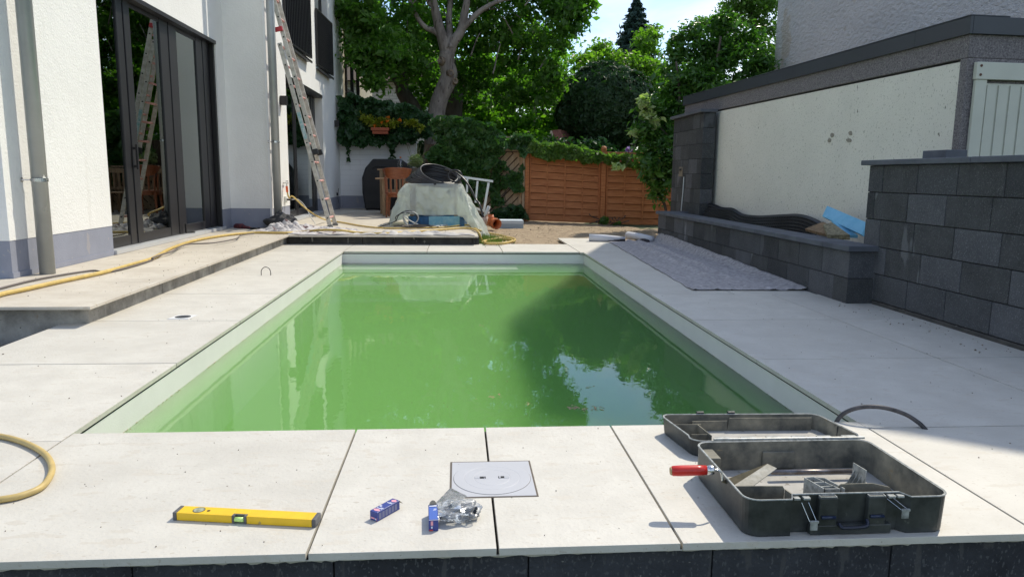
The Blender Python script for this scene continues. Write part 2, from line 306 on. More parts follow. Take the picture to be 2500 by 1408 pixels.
for i in range(4200):
    x=random.uniform(-4.6,-2.6); y=random.uniform(3.4,4.9); s=random.uniform(.006,.018)*(1.8 if random.random()<.05 else 1)
    M=Euler((random.random()*6,random.random()*6,random.random()*6)).to_matrix()
    c=Vector((x,y,pitz(x,y)+s*.4)); vs=[c+M@Vector((a*s*random.uniform(.6,1.3),b*s*random.uniform(.6,1.3),d*s*random.uniform(.4,.8))) for a,b,d in ((1,0,0),(-1,0,0),(0,1,0),(0,-1,0),(0,0,1),(0,0,-1))]
    g.add(vs,[(0,2,4),(2,1,4),(1,3,4),(3,0,4),(2,0,5),(1,2,5),(3,1,5),(0,3,5)])
tag(build(g,'gravel',GRAV),kind='stuff')
# crumbs of dirt, mortar and clods
g=MB(); CRUMB=mat('crumb',(.13,.10,.075),.95,col2=(.4,.36,.3),vscale=20)
def crumb(x,y,z,s):
    M=Euler((random.random()*6,random.random()*6,random.random()*6)).to_matrix(); c=Vector((x,y,z+s*.3))
    g.add([c+M@Vector(q)*s*random.uniform(.6,1.2) for q in ((1,0,0),(-1,0,0),(0,1,0),(0,-1,0),(0,0,.7),(0,0,-.7))],[(0,2,4),(2,1,4),(1,3,4),(3,0,4),(2,0,5),(1,2,5),(3,1,5),(0,3,5)])
for i in range(210): 
    x=random.uniform(-2.6,-1.5); y=random.uniform(1.9,10); 
    if y>4.9 and x<-2.43: continue
    if mnoise.noise((x*1.5,y*1.5,3))<-.05: continue
    crumb(x,y,0,random.uniform(.0015,.0045)*(2 if random.random()<.06 else 1))
for i in range(90): crumb(random.uniform(-1.4,1.6),random.uniform(1.85,2.75),0,random.uniform(.0012,.0035))
for i in range(120): crumb(random.uniform(1.7,3.3),random.uniform(2,6),0,random.uniform(.0015,.005))
for i in range(160): crumb(random.uniform(-3.5,-2.4),random.uniform(5,11),ZT,random.uniform(.002,.006))
for i in range(60): crumb(random.uniform(3.0,3.3),random.uniform(3.9,5.6),0,random.uniform(.003,.009))
tag(build(g,'dirt_crumbs',CRUMB),kind='stuff')
g=MB()
for i in range(3600):
    x=random.uniform(.3,4.2); y=random.uniform(10.6,16.9); 
    if x>1.6 and y<11.8: continue
    if random.random()>.35+.65*(mnoise.noise((x*1.3,y*1.3,2))>0): continue
    crumb(x,y,dirtz(x,y)-.003,random.uniform(.004,.013)*(1.8 if random.random()<.03 else 1))
for i in range(260): crumb(random.uniform(.35,1.6),random.uniform(10.6,10.95),-.05,random.uniform(.008,.022))
tag(build(g,'soil_clods',mat('soil_clod',(.24,.18,.12),.95,col2=(.42,.34,.24),vscale=7)),kind='stuff')

# ================================================================ HOUSE (left)
X1,X3=-3.59,-2.95
H1=6.5
hs=root('white_house',(-3.59,8,ZT),'white rendered modern house with grey plinth, tall dark glass doors and projecting far wing','house')
ZP=.435
D1a,D1b,D1t=7.84,11.48,2.92
D2a,D2b,D2t=13.10,16.50,2.675
W1=(13.1,14.95,3.25,5.6); W2=(15.95,17.45,3.25,5.6)
m=MB(); th=.34
def wallx(m,x,y0,y1,z0,z1,t=th): m.box(x-t,x,y0,y1,z0,z1)
wallx(m,X1,6.086,D1a,ZP,H1); wallx(m,X1,D1a,D1b,D1t,H1); wallx(m,X1,D1b,11.85,ZP,H1)
m.box(-9,X1-th,6.086,6.42,ZP,H1)
m.box(X1-th,X3,11.85,12.1,ZP,H1)
wallx(m,X3,12.1,D2a,ZP,H1); wallx(m,X3,D2a,D2b,D2t,W1[2]); wallx(m,X3,D2a,W1[1],W1[3],H1) 
wallx(m,X3,W1[1],W2[0],W1[2],H1); wallx(m,X3,W2[0],W2[1],W2[3],H1); wallx(m,X3,W2[1],19.6,W2[2],H1)
wallx(m,X3,D2b,19.6,D2t,W2[2]); wallx(m,X3,D2b,18.745,ZP,D2t); wallx(m,X3,18.745,19.6,-.1,D2t)
build(m,'wall',PLASTER,hs)
m=MB(); wallx(m,X1-.004,6.09,D1a,-.1,ZP); m.box(-9,X1-th,6.09,6.4,-.1,ZP); build(m,'plinth',PLINTH,hs)
m=MB(); wallx(m,X1-.004,D1b,11.853,-.1,ZP); m.box(X1-th,X3-.004,11.854,12.1,-.1,ZP); wallx(m,X3-.004,12.1,D2a,-.1,ZP); build(m,'plinth',PLINTH,hs)
m=MB(); wallx(m,X3-.004,D2b,18.745,-.1,ZP); build(m,'plinth',PLINTH,hs)
# flashing strip along base
m=MB(); m.box(X1-.03,X1+.004,6.086,D1a,ZT,ZT+.045); build(m,'base_strip',PLINTH,hs)
# rooms behind the glass
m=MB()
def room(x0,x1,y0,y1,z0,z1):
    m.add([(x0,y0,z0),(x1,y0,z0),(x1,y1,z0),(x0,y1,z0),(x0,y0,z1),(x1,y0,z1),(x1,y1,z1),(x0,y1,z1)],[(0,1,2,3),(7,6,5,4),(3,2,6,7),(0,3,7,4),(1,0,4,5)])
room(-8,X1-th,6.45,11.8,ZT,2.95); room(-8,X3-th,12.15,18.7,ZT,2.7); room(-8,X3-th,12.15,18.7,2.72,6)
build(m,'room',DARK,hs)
m=MB(); ns=60; m.grid(ns,1,lambda a,b:(-4.15+.03*math.sin(a*70),8.9+a*1.0,ZT+.02+2.7*b)); m.grid(ns,1,lambda a,b:(-4.12+.03*math.sin(a*60),10.3+a*1.15,ZT+.02+2.7*b)); build(m,'reflection_folds',mat('pale_reflection',(.75,.76,.70),.9),hs,smooth=True)  # pale folded sheets added to stand for wall reflections in the door glass
# roof and corner beads
m=MB(); m.box(-9,X1+.02,6.0,11.85,H1,H1+.2); m.box(-9,X3+.02,11.85,19.7,H1,H1+.2); build(m,'roof',ANTH,hs)
m=MB(); m.box(X3-.03,X3+.003,11.846,11.88,ZT,H1); build(m,'corner_bead',mat('bead',(.85,.85,.85),.5),hs)
GLASS=glassmat('door_glass',(.60,.63,.60),2.2,refl=(.9,.95,.92))
# door 1 : recessed three-pane sliding door
def door(name,label,xw,dep,y0,y1,zt,mull,label2=None):
    xf=xw-dep; GR=.010
    fr=MB(); w=.09; d=.07
    fr.box(xf-d,xf,y0,y0+w,ZT+.05,zt); fr.box(xf-d,xf,y1-w,y1,ZT+.05,zt)
    fr.box(xf-d,xf,y0+w,y1-w,zt-.10,zt); fr.box(xf-d,xf,y0+w,y1-w,ZT+.05,ZT+.16)
    f=build(fr,name,ANTH,hs,bevel=.004)
    if label:f['label']=label
    for (a,b) in mull:
        q=MB(); c_=(a+b)/2; q.box(xf-d+.005,xf+.006,a,c_-GR,ZT+.055,zt-.02); q.box(xf-d+.005,xf+.012,c_+GR,b,ZT+.055,zt-.02); q.box(xf-d+.01,xf-.03,c_-GR,c_+GR,ZT+.055,zt-.02); build(q,'mullion',ANTH,f,bevel=.006)
    eds=[y0+w]+[e for ab in mull for e in ab]+[y1-w]
    for i in range(0,len(eds),2):
        q=MB(); q.box(xf-.020,xf-.012,eds[i]-.002,eds[i+1]+.002,ZT+.157,zt-.097); build(q,'glass_pane',GLASS,f)
    q=MB(); q.box(xf-d,xw+.03,y0,y1,ZT+.003,ZT+.045); build(q,'door_sill',mat('sill_metal',(.62,.63,.64),.4,metal=.4),f,bevel=.003)
    return f
def yat(u,v,x): return Xp(u,v,x).y
xf=X1-.09
f1=door('sliding_door','tall triple sliding glass door',X1,.09,D1a,D1b,D1t,[(yat(300,300,xf),yat(331,300,xf)),(yat(402,300,xf),yat(440,300,xf)),(yat(487,300,xf),D1b-.09)])
h=MB(); yh=yat(322,330,xf)-.02; h.bar((xf+.05,yh,1.02),(xf+.05,yh,1.30),.022,.022); h.box(xf,xf+.05,yh-.012,yh+.012,1.04,1.07); h.box(xf,xf+.05,yh-.012,yh+.012,1.24,1.27); build(h,'door_handle',ANTH,f1,bevel=.003)
h=MB(); h.box(X1-.09,X1+.012,D1a,D1b,D1t-.05,D1t); build(h,'lintel_trim',ANTH,f1)
h=MB(); h.box(X1-.085,X1-.02,D1b-.06,D1b-.004,ZT+.05,D1t-.05); build(h,'blind_guide',BLACK,f1)
q=MB(); yy_=yat(448,590,xf); q.bar((X1-.05,yy_,ZT+.06),(X1+.03,yy_+.1,ZT+.06),.02,.015); q.bar((X1-.05,yy_,ZT+.06),(X1-.05,yy_,ZT+.18),.02,.015); build(q,'door_stop',BLACK,f1)
f2=door('terrace_door','narrower double glass door behind the ladder',X3,.16,D2a,D2b,D2t,[(14.35,14.5),(D2b-.45,D2b-.09)])
h=MB(); h.box(X3-.16,X3+.01,D2a,D2b,D2t-.06,D2t); build(h,'lintel_trim',ANTH,f2)
# upper windows with barred black balustrades
for (a,b,z0,z1),lab in ((W1,'upper window nearer the ladder'),(W2,'upper window farther from the ladder')):
    fr=MB(); xw=X3-.12
    for q in ((a,a+.08,z0,z1),(b-.08,b,z0,z1),(a+.08,b-.08,z0,z0+.08),(a+.08,b-.08,z1-.08,z1)): fr.box(xw-.06,xw,*q)
    f=build(fr,'window',ANTH,hs,bevel=.003); f['label']=lab
    q=MB(); q.box(xw-.04,xw-.03,a+.08,b-.08,z0+.08,z1-.08); build(q,'glass_pane',GLASS,f)
    r=MB(); xr0,xr1=X3+.03,X3+.09; zt=z0+1.12 if a<15 else z0+1.10; a0,b0=a-.02,b+.02; 
    if a<15: zt=z0+1.3
    for i in range(17):
        t=i/16; yy0=a0+(b0-a0)*t; xx=xr0+(xr1-xr0)*t; r.box(xx-.02,xx+.02,yy0-.012,yy0+.012,z0-.02,zt)
    r.bar((xr0,a0,z0-.02),(xr1,b0,z0-.02),.045,.035); r.bar((xr0,a0,zt),(xr1,b0,zt),.045,.035)
    r.bar((xr0-.02,a0,(z0+zt)/2),(xr1-.02,b0,(z0+zt)/2),.008,zt-z0-.05)
    build(r,'balustrade',ANTH,f,bevel=.002)
    q=MB(); q.box(X3-.12,X3+.11,a-.03,b+.03,z0-.10,z0-.085); q.box(X3+.09,X3+.11,a-.03,b+.03,z0-.125,z0-.085); build(q,'sill',ANTH,f)
    q=MB(); q.box(X3,X3+.012,a+.02,b-.02,z0-.085,z0-.02); build(q,'sill_end',mat('sill_end',(.7,.72,.75),.5),f)
# wall lamps (black up and down boxes)
for (u,v,lab) in ((692,246,'black box wall lamp left of the terrace door above the downpipe'),(822,302,'black box wall lamp beside the ivy at the far house corner')):
    p=Xp(u,v,X3+.05); r=root('wall_lamp',p,lab,'lamp',group='wall lamps on the house')
    q=MB(); q.box(p.x-.045,p.x+.06,p.y-.06,p.y+.06,p.z-.075,p.z+.075); build(q,'lamp_body',ANTH,r,bevel=.004)
    q=MB(); q.box(X3,X3+.006,p.y-.05,p.y+.05,p.z-.06,p.z+.06); build(q,'mounting_plate',ANTH,r)
# downpipes
def downpipe(x,y,rad,z1,zc,xw,lab,extra=True):
    r=root('downpipe',(x,y,ZT),lab,'downpipe',group='grey downpipes on the white house')
    q=MB(); q.tube([(x,y,ZT+.001),(x,y,z1)],rad,28); build(q,'pipe',ZINC,r,smooth=True).data.polygons.foreach_set
    for z in zc:
        q=MB(); q.lathe([(rad,-.014),(rad+.006,-.014),(rad+.006,.014),(rad,.014)],(x,y,z),28); c=build(q,'clamp',CHROME,r)
        q=MB(); q.tube([(x-rad,y-.03,z),(xw,y-.05,z)],.006,8); q.lathe([(.02,0),(.02,.006)],(xw,y-.05,z),12,Matrix.Rotation(math.pi/2,3,'Y')); build(q,'bracket_rod',CHROME,c)
    return r
d1=downpipe(-3.475,6.37,.060,H1,[Xp(100,440,-3.4).z],X1,'thick grey downpipe near the left edge with a steel clamp')
yp2=yat(680,545,X3+.10)
d2=downpipe(X3+.10,yp2,.062,H1,[Xp(668,346,X3+.10).z],X3,'grey downpipe on the wing corner behind the dark bag')
# tap and socket
p=Xp(695,447,X3+.03)
r=root('garden_tap',(X3,p.y,p.z),'small steel wall tap with orange hose connector beside the far downpipe','tap')
q=MB(); q.tube([(X3,p.y,p.z),(X3+.09,p.y,p.z)],.012,10); q.tube([(X3+.06,p.y,p.z),(X3+.06,p.y,p.z-.06)],.01,10); q.bar((X3+.05,p.y-.01,p.z+.03),(X3+.05,p.y+.13,p.z+.03),.02,.012); build(q,'spout',CHROME,r,smooth=False)
q=MB(); q.tube([(X3+.06,p.y,p.z-.05),(X3+.065,p.y+.01,p.z-.15)],.02,12); build(q,'hose_connector',mat('orange_plastic',(.75,.12,.03),.4),r)
TAP=Vector((X3+.065,p.y+.01,p.z-.15))
p=Xp(697,487,X3+.01)
r=root('wall_socket',(X3,p.y,p.z),'white outdoor socket with a black plug low on the house wing','socket')
q=MB(); q.box(X3,X3+.03,p.y-.05,p.y+.05,p.z-.055,p.z+.055); build(q,'socket_box',mat('socket_white',(.75,.75,.70),.5),r,bevel=.004)
q=MB(); q.tube([(X3+.03,p.y+.0,p.z),(X3+.10,p.y+.05,p.z-.005)],.018,10); build(q,'plug',BLACK,r)
SOCK=Vector((X3+.10,p.y+.05,p.z-.005))
p=Xp(823,474,X3+.01)
r=root('wall_socket',(X3,p.y,p.z),'dark socket with trailing black wire at the far end of the house wall','socket')
q=MB(); q.box(X3,X3+.035,p.y-.04,p.y+.04,p.z-.035,p.z+.035); build(q,'plug',BLACK,r)
q=MB(); q.tube([(X3+.03,p.y,p.z),(X3+.05,p.y+.02,p.z+.14)],.005,6); q.tube([(X3+.03,p.y,p.z),(X3+.03,p.y-.02,p.z-.1),(X3+.03,p.y+.15,p.z-.25),(X3+.05,p.y-.05,p.z-.33),(X3+.06,p.y+.25,p.z-.42),(X3+.06,p.y+.4,p.z-.3)],.005,6); build(q,'wire',BLACK,r)
# ================================================================ RIGHT SIDE
# tall block wall
def blockwall(m,x,y0,y1,z0,courses,ch,bl,th,offs,face=-1,endface=True):
    """wall in plane x, front face looking to -x; running from y1 (far) towards y0 (near)"""
    for k in range(courses):
        za=z0+k*ch; y=y1; o=offs[k%len(offs)]; first=True
        while y>y0+.01:
            l=(o if first else bl); first=False; ya=max(y-l,y0)
            d=random.uniform(-.0015,.0015)
            m.m=random.randrange(4); m.box(x+d,x+th,ya+.003,y-.003,za+.003,za+ch-.003); y=ya
tw=root('block_wall',(3.37,4.8,0),'tall anthracite block wall at the right edge of the deck','wall')
m=MB(); blockwall(m,3.365,0.9,5.77,.03,5,.2165,.435,.24,[.20,.33,.22,.11,.20]); build(m,'blocks',BLOCKV,tw,bevel=.005)
m=MB(); m.box(3.375,3.6,0.91,5.76,.04,1.10); build(m,'core',CORE,tw)
m=MB(); y=5.565
m.box(3.358,3.6,0.9,5.565,-.6,.028); build(m,'base_course',BLOCKD,tw,bevel=.003)
m=MB(); y=5.85
for l in (1.3,1.0,1.2,1.0,.5): m.box(3.33,3.64,y-l+.001,y-.001,1.112,1.152); y-=l
build(m,'coping',CAP,tw,bevel=.006)
m=MB(); p=Xp(2285,383,3.52); m.box(3.50,3.66,p.y-.14,p.y+.13,1.1535,1.215); t=build(m,'spare_coping_piece',CAP,bevel=.004); tag(t,'small grey coping offcut lying on the tall block wall','stone')
# raised planter bed
pb=root('raised_bed',(3.15,8.4,0),'low long anthracite block planter with flat grey coping','planter')
m=MB(); blockwall(m,3.15,5.575,11.22,-.012,2,.2165,.435,.22,[.20,.42]); blockwall(m,3.3701,5.575,5.78,-.012,2,.2165,.435,.001,[.2,.2])
blockwall(m,4.0,11.0,11.22,-.012,2,.2165,.435,.001,[.2])
for k in range(2):
    m.box(3.372,3.9,11.0,11.215,-.01+k*.2165,.2025+k*.2165)
build(m,'blocks',BLOCKV,pb,bevel=.005)
m=MB(); m.box(3.16,3.36,5.585,11.21,0,.42); build(m,'core',CORE,pb)
m=MB(); y=11.26
for i in range(12): m.box(3.115,3.40,max(y-.482,5.54)+.001,y-.001,.425,.47); y-=.482
m.box(3.401,3.95,10.98,11.26,.425,.47); 
m.box(3.4001,3.9,5.80,11.0,.16,.24)
build(m,'coping',CAP,pb,bevel=.006)
m=MB(); m.box(3.37,3.9,5.8,11.0,.2,.27); build(m,'soil',DIRT,pb)
# pillar
pl=root('block_pillar',(3.75,10.9,.2),'square anthracite block pillar at the corner of the garage wall','pillar')
m=MB(); px0,px1,py0,py1=3.555,3.74,10.5,11.95
for k in range(8):
    z0=1.93-.22*(k+1); zz=[.30,.62,.38,.15,.52,.25,.4,.3][k]; y=py0
    ls=[.02+zz*.5,.30,.42,.2,.4,.3]
    i=0
    while y<py1-.01:
        l=min(ls[(i+k)%6],py1-y); m.m=random.randrange(4); m.box(px0+random.uniform(-.002,.002),px1-.04,y+.0015,y+l-.0015,z0+.0015,z0+.2185); y+=l; i+=1
    m.box(px0+.003,px1,py0-.003,py0+.02,z0+.0015,z0+.2185)
build(m,'blocks',BLOCKV,pl,bevel=.004)
m=MB(); m.box(3.50,3.752,10.46,12.0,1.932,1.975); build(m,'coping',CAP,pl,bevel=.004)
m=MB(); m.box(3.57,3.72,10.52,11.9,.1,1.93); build(m,'core',CORE,pl)
m=MB(); a=Xp(1669,432,3.545); q=Xp(1663,510,3.545); m.tube([(3.55,a.y,a.z),(3.545,a.y,a.z-.25),(3.545,q.y,.47)],.008,8); build(m,'water_hose',mat('pale_tube',(.6,.62,.62),.5),pl)
m=MB(); a=Xp(1662,414,3.55); m.tube([(3.56,a.y+.07,a.z),(3.50,a.y-.12,a.z-.005)],.014,10); build(m,'pipe_stub',BLACK,pl)
m=MB(); m.box(3.549,3.56,a.y-.10,a.y+.10,a.z-.11,a.z+.04); build(m,'broken_patch',mat('crumbling_mortar',(.30,.25,.18),.95,col2=(.10,.09,.08),vscale=14,bump=.01,bscale=30),pl,bevel=.004)
# garage
K=math.tan(math.radians(3.5)); 
def GX(y,off=0): return 3.78-K*(y-10.9)+off
gy0,gy1=5.73,11.88
nrm=Vector((-math.cos(math.radians(3.5)),-math.sin(math.radians(3.5)),0)); alg=Vector((-math.sin(math.radians(3.5)),math.cos(math.radians(3.5)),0))
G0=Vector((GX(gy0),gy0,0)); GL=(gy1-gy0)/math.cos(math.radians(3.5)); 
def gp(s,d,z): # s along from front corner, d out of wall, z
    q=G0+alg*s+nrm*d; return Vector((q.x,q.y,z))
def gbox(m,s0,s1,d0,d1,z0,z1): m.prism([gp(s0,d0,z0),gp(s1,d0,z0),gp(s1,d1,z0),gp(s0,d1,z0)],(0,0,z1-z0))
ga=root('garage',G0,'flat roofed cream rendered garage with anthracite roof edge and pale door','garage')
CREAM=mat('cream_roughcast',(.73,.70,.61),.9,var=.035,vscale=1.6,bump=.006,bscale=75,specks=[(70,.63,(.45,.43,.35),(1,1,.6)),(30,.72,(.2,.19,.15),(1,1,.4))])
PEBB=mat('exposed_aggregate',(.10,.09,.095),.9,col2=(.24,.22,.22),vscale=70,bump=.006,bscale=110,detail=3,specks=[(150,.66,(.5,.48,.46),(1,1,1))])
m=MB(); gbox(m,.085,GL,-2.9,0,-.1,1.955); build(m,'wall',CREAM,ga,bevel=.012)
m=MB(); gbox(m,0.002,.083,-2.95,.014,-.1,1.97); gbox(m,.0,GL+.02,-2.95,.014,1.971,2.24); build(m,'concrete_frame',PEBB,ga,bevel=.006)
m=MB()
cuts=[-.03,.62,3.3,5.2,GL+.04]
for i in range(4): 
    za0,za1=2.155-.0*i,2.29
    m.prism([gp(cuts[i]+.001,.02,2.150),gp(cuts[i+1]-.001,.02,2.150-.008*0),gp(cuts[i+1]-.001,.045,2.150),gp(cuts[i]+.001,.045,2.150)],(0,0,.135))
gbox(m,-.03,-.005,-.62,.019,2.150,2.285); gbox(m,-.03,GL+.04,-.30,.05,2.2855,2.296)
build(m,'roof_edge',mat('anthracite_sheet',(.035,.042,.052),.45,metal=.0,var=.08,vscale=2),ga,bevel=.003)
m=MB(); gbox(m,-.01,GL,-3.0,-.2,2.20,2.27); build(m,'roof',mat('roof_felt',(.05,.05,.05),.9),ga)
DOORM=mat('pale_green_steel',(.53,.54,.46),.5,var=.04,vscale=5,specks=[(16,.73,(.30,.25,.18),(1,1,.3))])
m=MB(); gbox(m,-.045,-.004,-2.9,-.04,1.80,1.935); gbox(m,-.035,-.004,-.15,-.05,-.1,1.80); build(m,'door_frame',DOORM,ga,bevel=.004)
m=MB(); gbox(m,-.012,.0,-2.8,-.151,-.1,1.775)
for i in range(22): gbox(m,-.022,-.0121,-.155-.105*i-.10,-.155-.105*i-.012,-.1,1.76)
build(m,'garage_door',DOORM,ga,bevel=.003)
m=MB()
for (s,d,z) in ((-.046,-.075,1.905),(-.046,-.075,1.835)):
    c=gp(s,d,z); m=MB(); m.lathe([(.012,-.004),(.010,.004),(0,.006)],c,12,Matrix.Rotation(math.pi/2,3,'X')); build(m,'screw',mat('rust',(.12,.06,.04),.8),ga)
HOLE=mat('bare_plaster',(.23,.205,.16),.95,col2=(.36,.33,.27),vscale=30,bump=.006,bscale=50)
for (u,v,w,h) in ((2032,330,9,12),(2026,343,10,12),(2077,326,10,13),(2073,342,14,11)):
    pts=[]; m=MB()
    for i in range(7):
        a=2*math.pi*i/7; uu=u+w*.5*math.cos(a)*random.uniform(.7,1.2); vv=v+h*.5*math.sin(a)*random.uniform(.7,1.2)
        d=ray(uu,vv); tt=(3.78+K*10.9)/(d.x+K*d.y); q=C0+d*tt; pts.append(q+nrm*.0015)
    m.prism(pts,nrm*.004); build(m,'chipped_patch',HOLE,ga)
# big neighbour house: gable wall x=6.5
bh=root('neighbour_house',(6.5,10.7,0),'big pale house with rough plaster gable wall rising behind the garage','house')
ROUGH=mat('rough_plaster',(.60,.58,.565),.9,var=.05,vscale=.8,bump=.05,bscale=10,stretch=(1,1,1.9),bump2=.01,b2scale=40,detail=5,specks=[(1.2,.62,(.55,.49,.42),(1,1,1))])
# gable in plane x=6.5, y 6.66..14.98, eaves 7.4, top out of view cut flat to shape its shadow
ya,yb=6.66,14.98
m=MB(); m.prism([(6.5,ya,-.1),(6.5,yb,-.1),(6.5,yb,7.4),(6.5,12.0,10.3),(6.5,9.5,10.3),(6.5,ya,7.4)],(9,0,0)); build(m,'wall',ROUGH,bh)
m=MB()
for s,y1,y2 in ((-1,ya,9.5),(1,yb,12.0)):
    m.prism([(6.48,y1+s*.1,7.31),(6.48,y2,10.31),(6.48,y2,10.42),(6.48,y1+s*.1,7.42)],(9.1,0,0))
m.prism([(6.48,9.5,10.31),(6.48,12.0,10.31),(6.48,12.0,10.42),(6.48,9.5,10.42)],(9.1,0,0))
build(m,'roof',mat('roof_tiles',(.20,.09,.06),.8,var=.2,vscale=8),bh)
# neighbour beyond the ivy wall on the left
nb=root('beige_house',(-3.0,23,0),'beige shaded old house beyond the ivy wall with roller shutter box','house')
m=MB(); m.box(-9,-3.05,19.62,27,-.1,5.3); build(m,'wall',mat('beige_render',(.42,.38,.31),.9,var=.12,vscale=2,bump=.004,bscale=50),nb)
m=MB(); m.box(-9.3,-2.75,19.63,27.4,5.31,5.55); build(m,'roof',mat('roof_dark',(.03,.028,.028),.7),nb)
m=MB()
wy0,wy1=Xp(840,60,-3.05).y,Xp(866,150,-3.05).y; wy0,wy1=20.6,23.2
for q in ((wy0,wy0+.1,3.2,4.6),(wy1-.1,wy1,3.2,4.6),(wy0+.1,wy1-.1,3.2,3.3),(wy0+.1,wy1-.1,4.5,4.6),(21.85,21.95,3.3,4.5)): m.box(-3.06,-3.0,*q)
f=build(m,'window',ANTH,nb); m=MB(); m.box(-3.055,-3.045,wy0+.1,wy1-.1,3.3,4.5); build(m,'glass_pane',GLASS,f)
m=MB(); m.box(-3.05,-2.9,wy0-.05,wy1+.05,4.62,4.85); build(m,'shutter_box',mat('shutter',(.55,.55,.52),.6),f); m=MB(); m.box(-3.05,-2.93,wy0-.05,wy1+.05,3.12,3.18); build(m,'sill',ANTH,f)
# white brick house behind
wb=root('white_brick_house',(-3,31,0),'white painted brick house glimpsed between the ivy and the left tree trunk','house')
BW=bpy.data.materials.new('white_brick'); BW.use_nodes=True; nt=BW.node_tree; pz=nt.nodes['Principled BSDF']; br=nt.nodes.new('ShaderNodeTexBrick'); t_=nt.nodes.new('ShaderNodeTexCoord'); mpp=nt.nodes.new('ShaderNodeMapping'); mpp.inputs['Rotation'].default_value=(math.pi/2,0,0)
nt.links.new(t_.outputs['Object'],mpp.inputs[0]); nt.links.new(mpp.outputs[0],br.inputs['Vector']); br.inputs['Color1'].default_value=(.62,.61,.57,1); br.inputs['Color2'].default_value=(.55,.54,.5,1); br.inputs['Mortar'].default_value=(.28,.27,.25,1); br.inputs['Scale'].default_value=1; br.inputs['Brick Width'].default_value=.28; br.inputs['Row Height'].default_value=.11; br.inputs['Mortar Size'].default_value=.008
nt.links.new(br.outputs[0],pz.inputs['Base Color']); pz.inputs['Roughness'].default_value=.9
m=MB(); m.box(-7.5,-.5,30,36,-.1,4.6); build(m,'wall',BW,wb)
m=MB(); m.prism([(-7.8,29.6,4.6),(-7.8,36.4,4.6),(-7.8,33,7.2)],(7.6,0,0)); build(m,'roof',mat('roof_brown',(.10,.06,.045),.8),wb)
# shed roof glimpsed between trees
sd=root('garden_shed',(2.6,21,0),'small wooden shed with reddish shingle roof peeping over the fence','shed')
a=Yp(1350,322,21); m=MB(); m.box(a.x+.35,a.x+1.6,21,22.4,-.1,a.z-.55); build(m,'wall',mat('shed_wood',(.35,.22,.12),.8),sd)
m=MB(); m.prism([Yp(1346,319,20.8),Yp(1366,316,20.8),Yp(1384,352,20.8),Yp(1361,356,20.8)],(1.2,1.8,-.1)); build(m,'roof',mat('red_shingle',(.30,.13,.10),.85,var=.3,vscale=10),sd)
m=MB(); m.prism([Yp(1343,320,20.78),Yp(1347,319,20.78),Yp(1361,356,20.78),Yp(1356,357,20.78)],(0,-.03,0)); build(m,'barge_board',mat('pale_wood',(.6,.5,.38),.7),sd)
# white garden wall with plinth
gw=root('garden_wall',(-2,18.75,ZT),'white painted masonry garden wall with grey foot under the ivy','wall')
xr=Yp(1017,370,18.75).x
BW2=bpy.data.materials.new('white_painted_block'); BW2.use_nodes=True; nt=BW2.node_tree; pz=nt.nodes['Principled BSDF']; pz.inputs['Roughness'].default_value=.7; pz.inputs['Base Color'].default_value=(.78,.79,.80,1)
m=MB(); z=.445; k=0
while z<1.78:
    h=.128; x=X3+.0-(.25 if k%2 else 0)
    while x<xr-.01: 
        x2=min(x+.5,xr); 
        if x2>X3: m.box(max(x,X3)+.0015,x2-.0015,18.75+random.uniform(-.002,.002),18.98,z+.002,z+h-.002)
        x=x2
    z+=h; k+=1
build(m,'blocks',BW2,gw,bevel=.004)
m=MB(); m.box(X3,xr-.005,18.756,18.97,ZT,1.78); build(m,'joints',mat('wall_joint',(.6,.61,.63),.9),gw)
m=MB(); m.box(X3,xr,18.745,18.99,-.1,.44); build(m,'plinth',PLINTH,gw,bevel=.004)
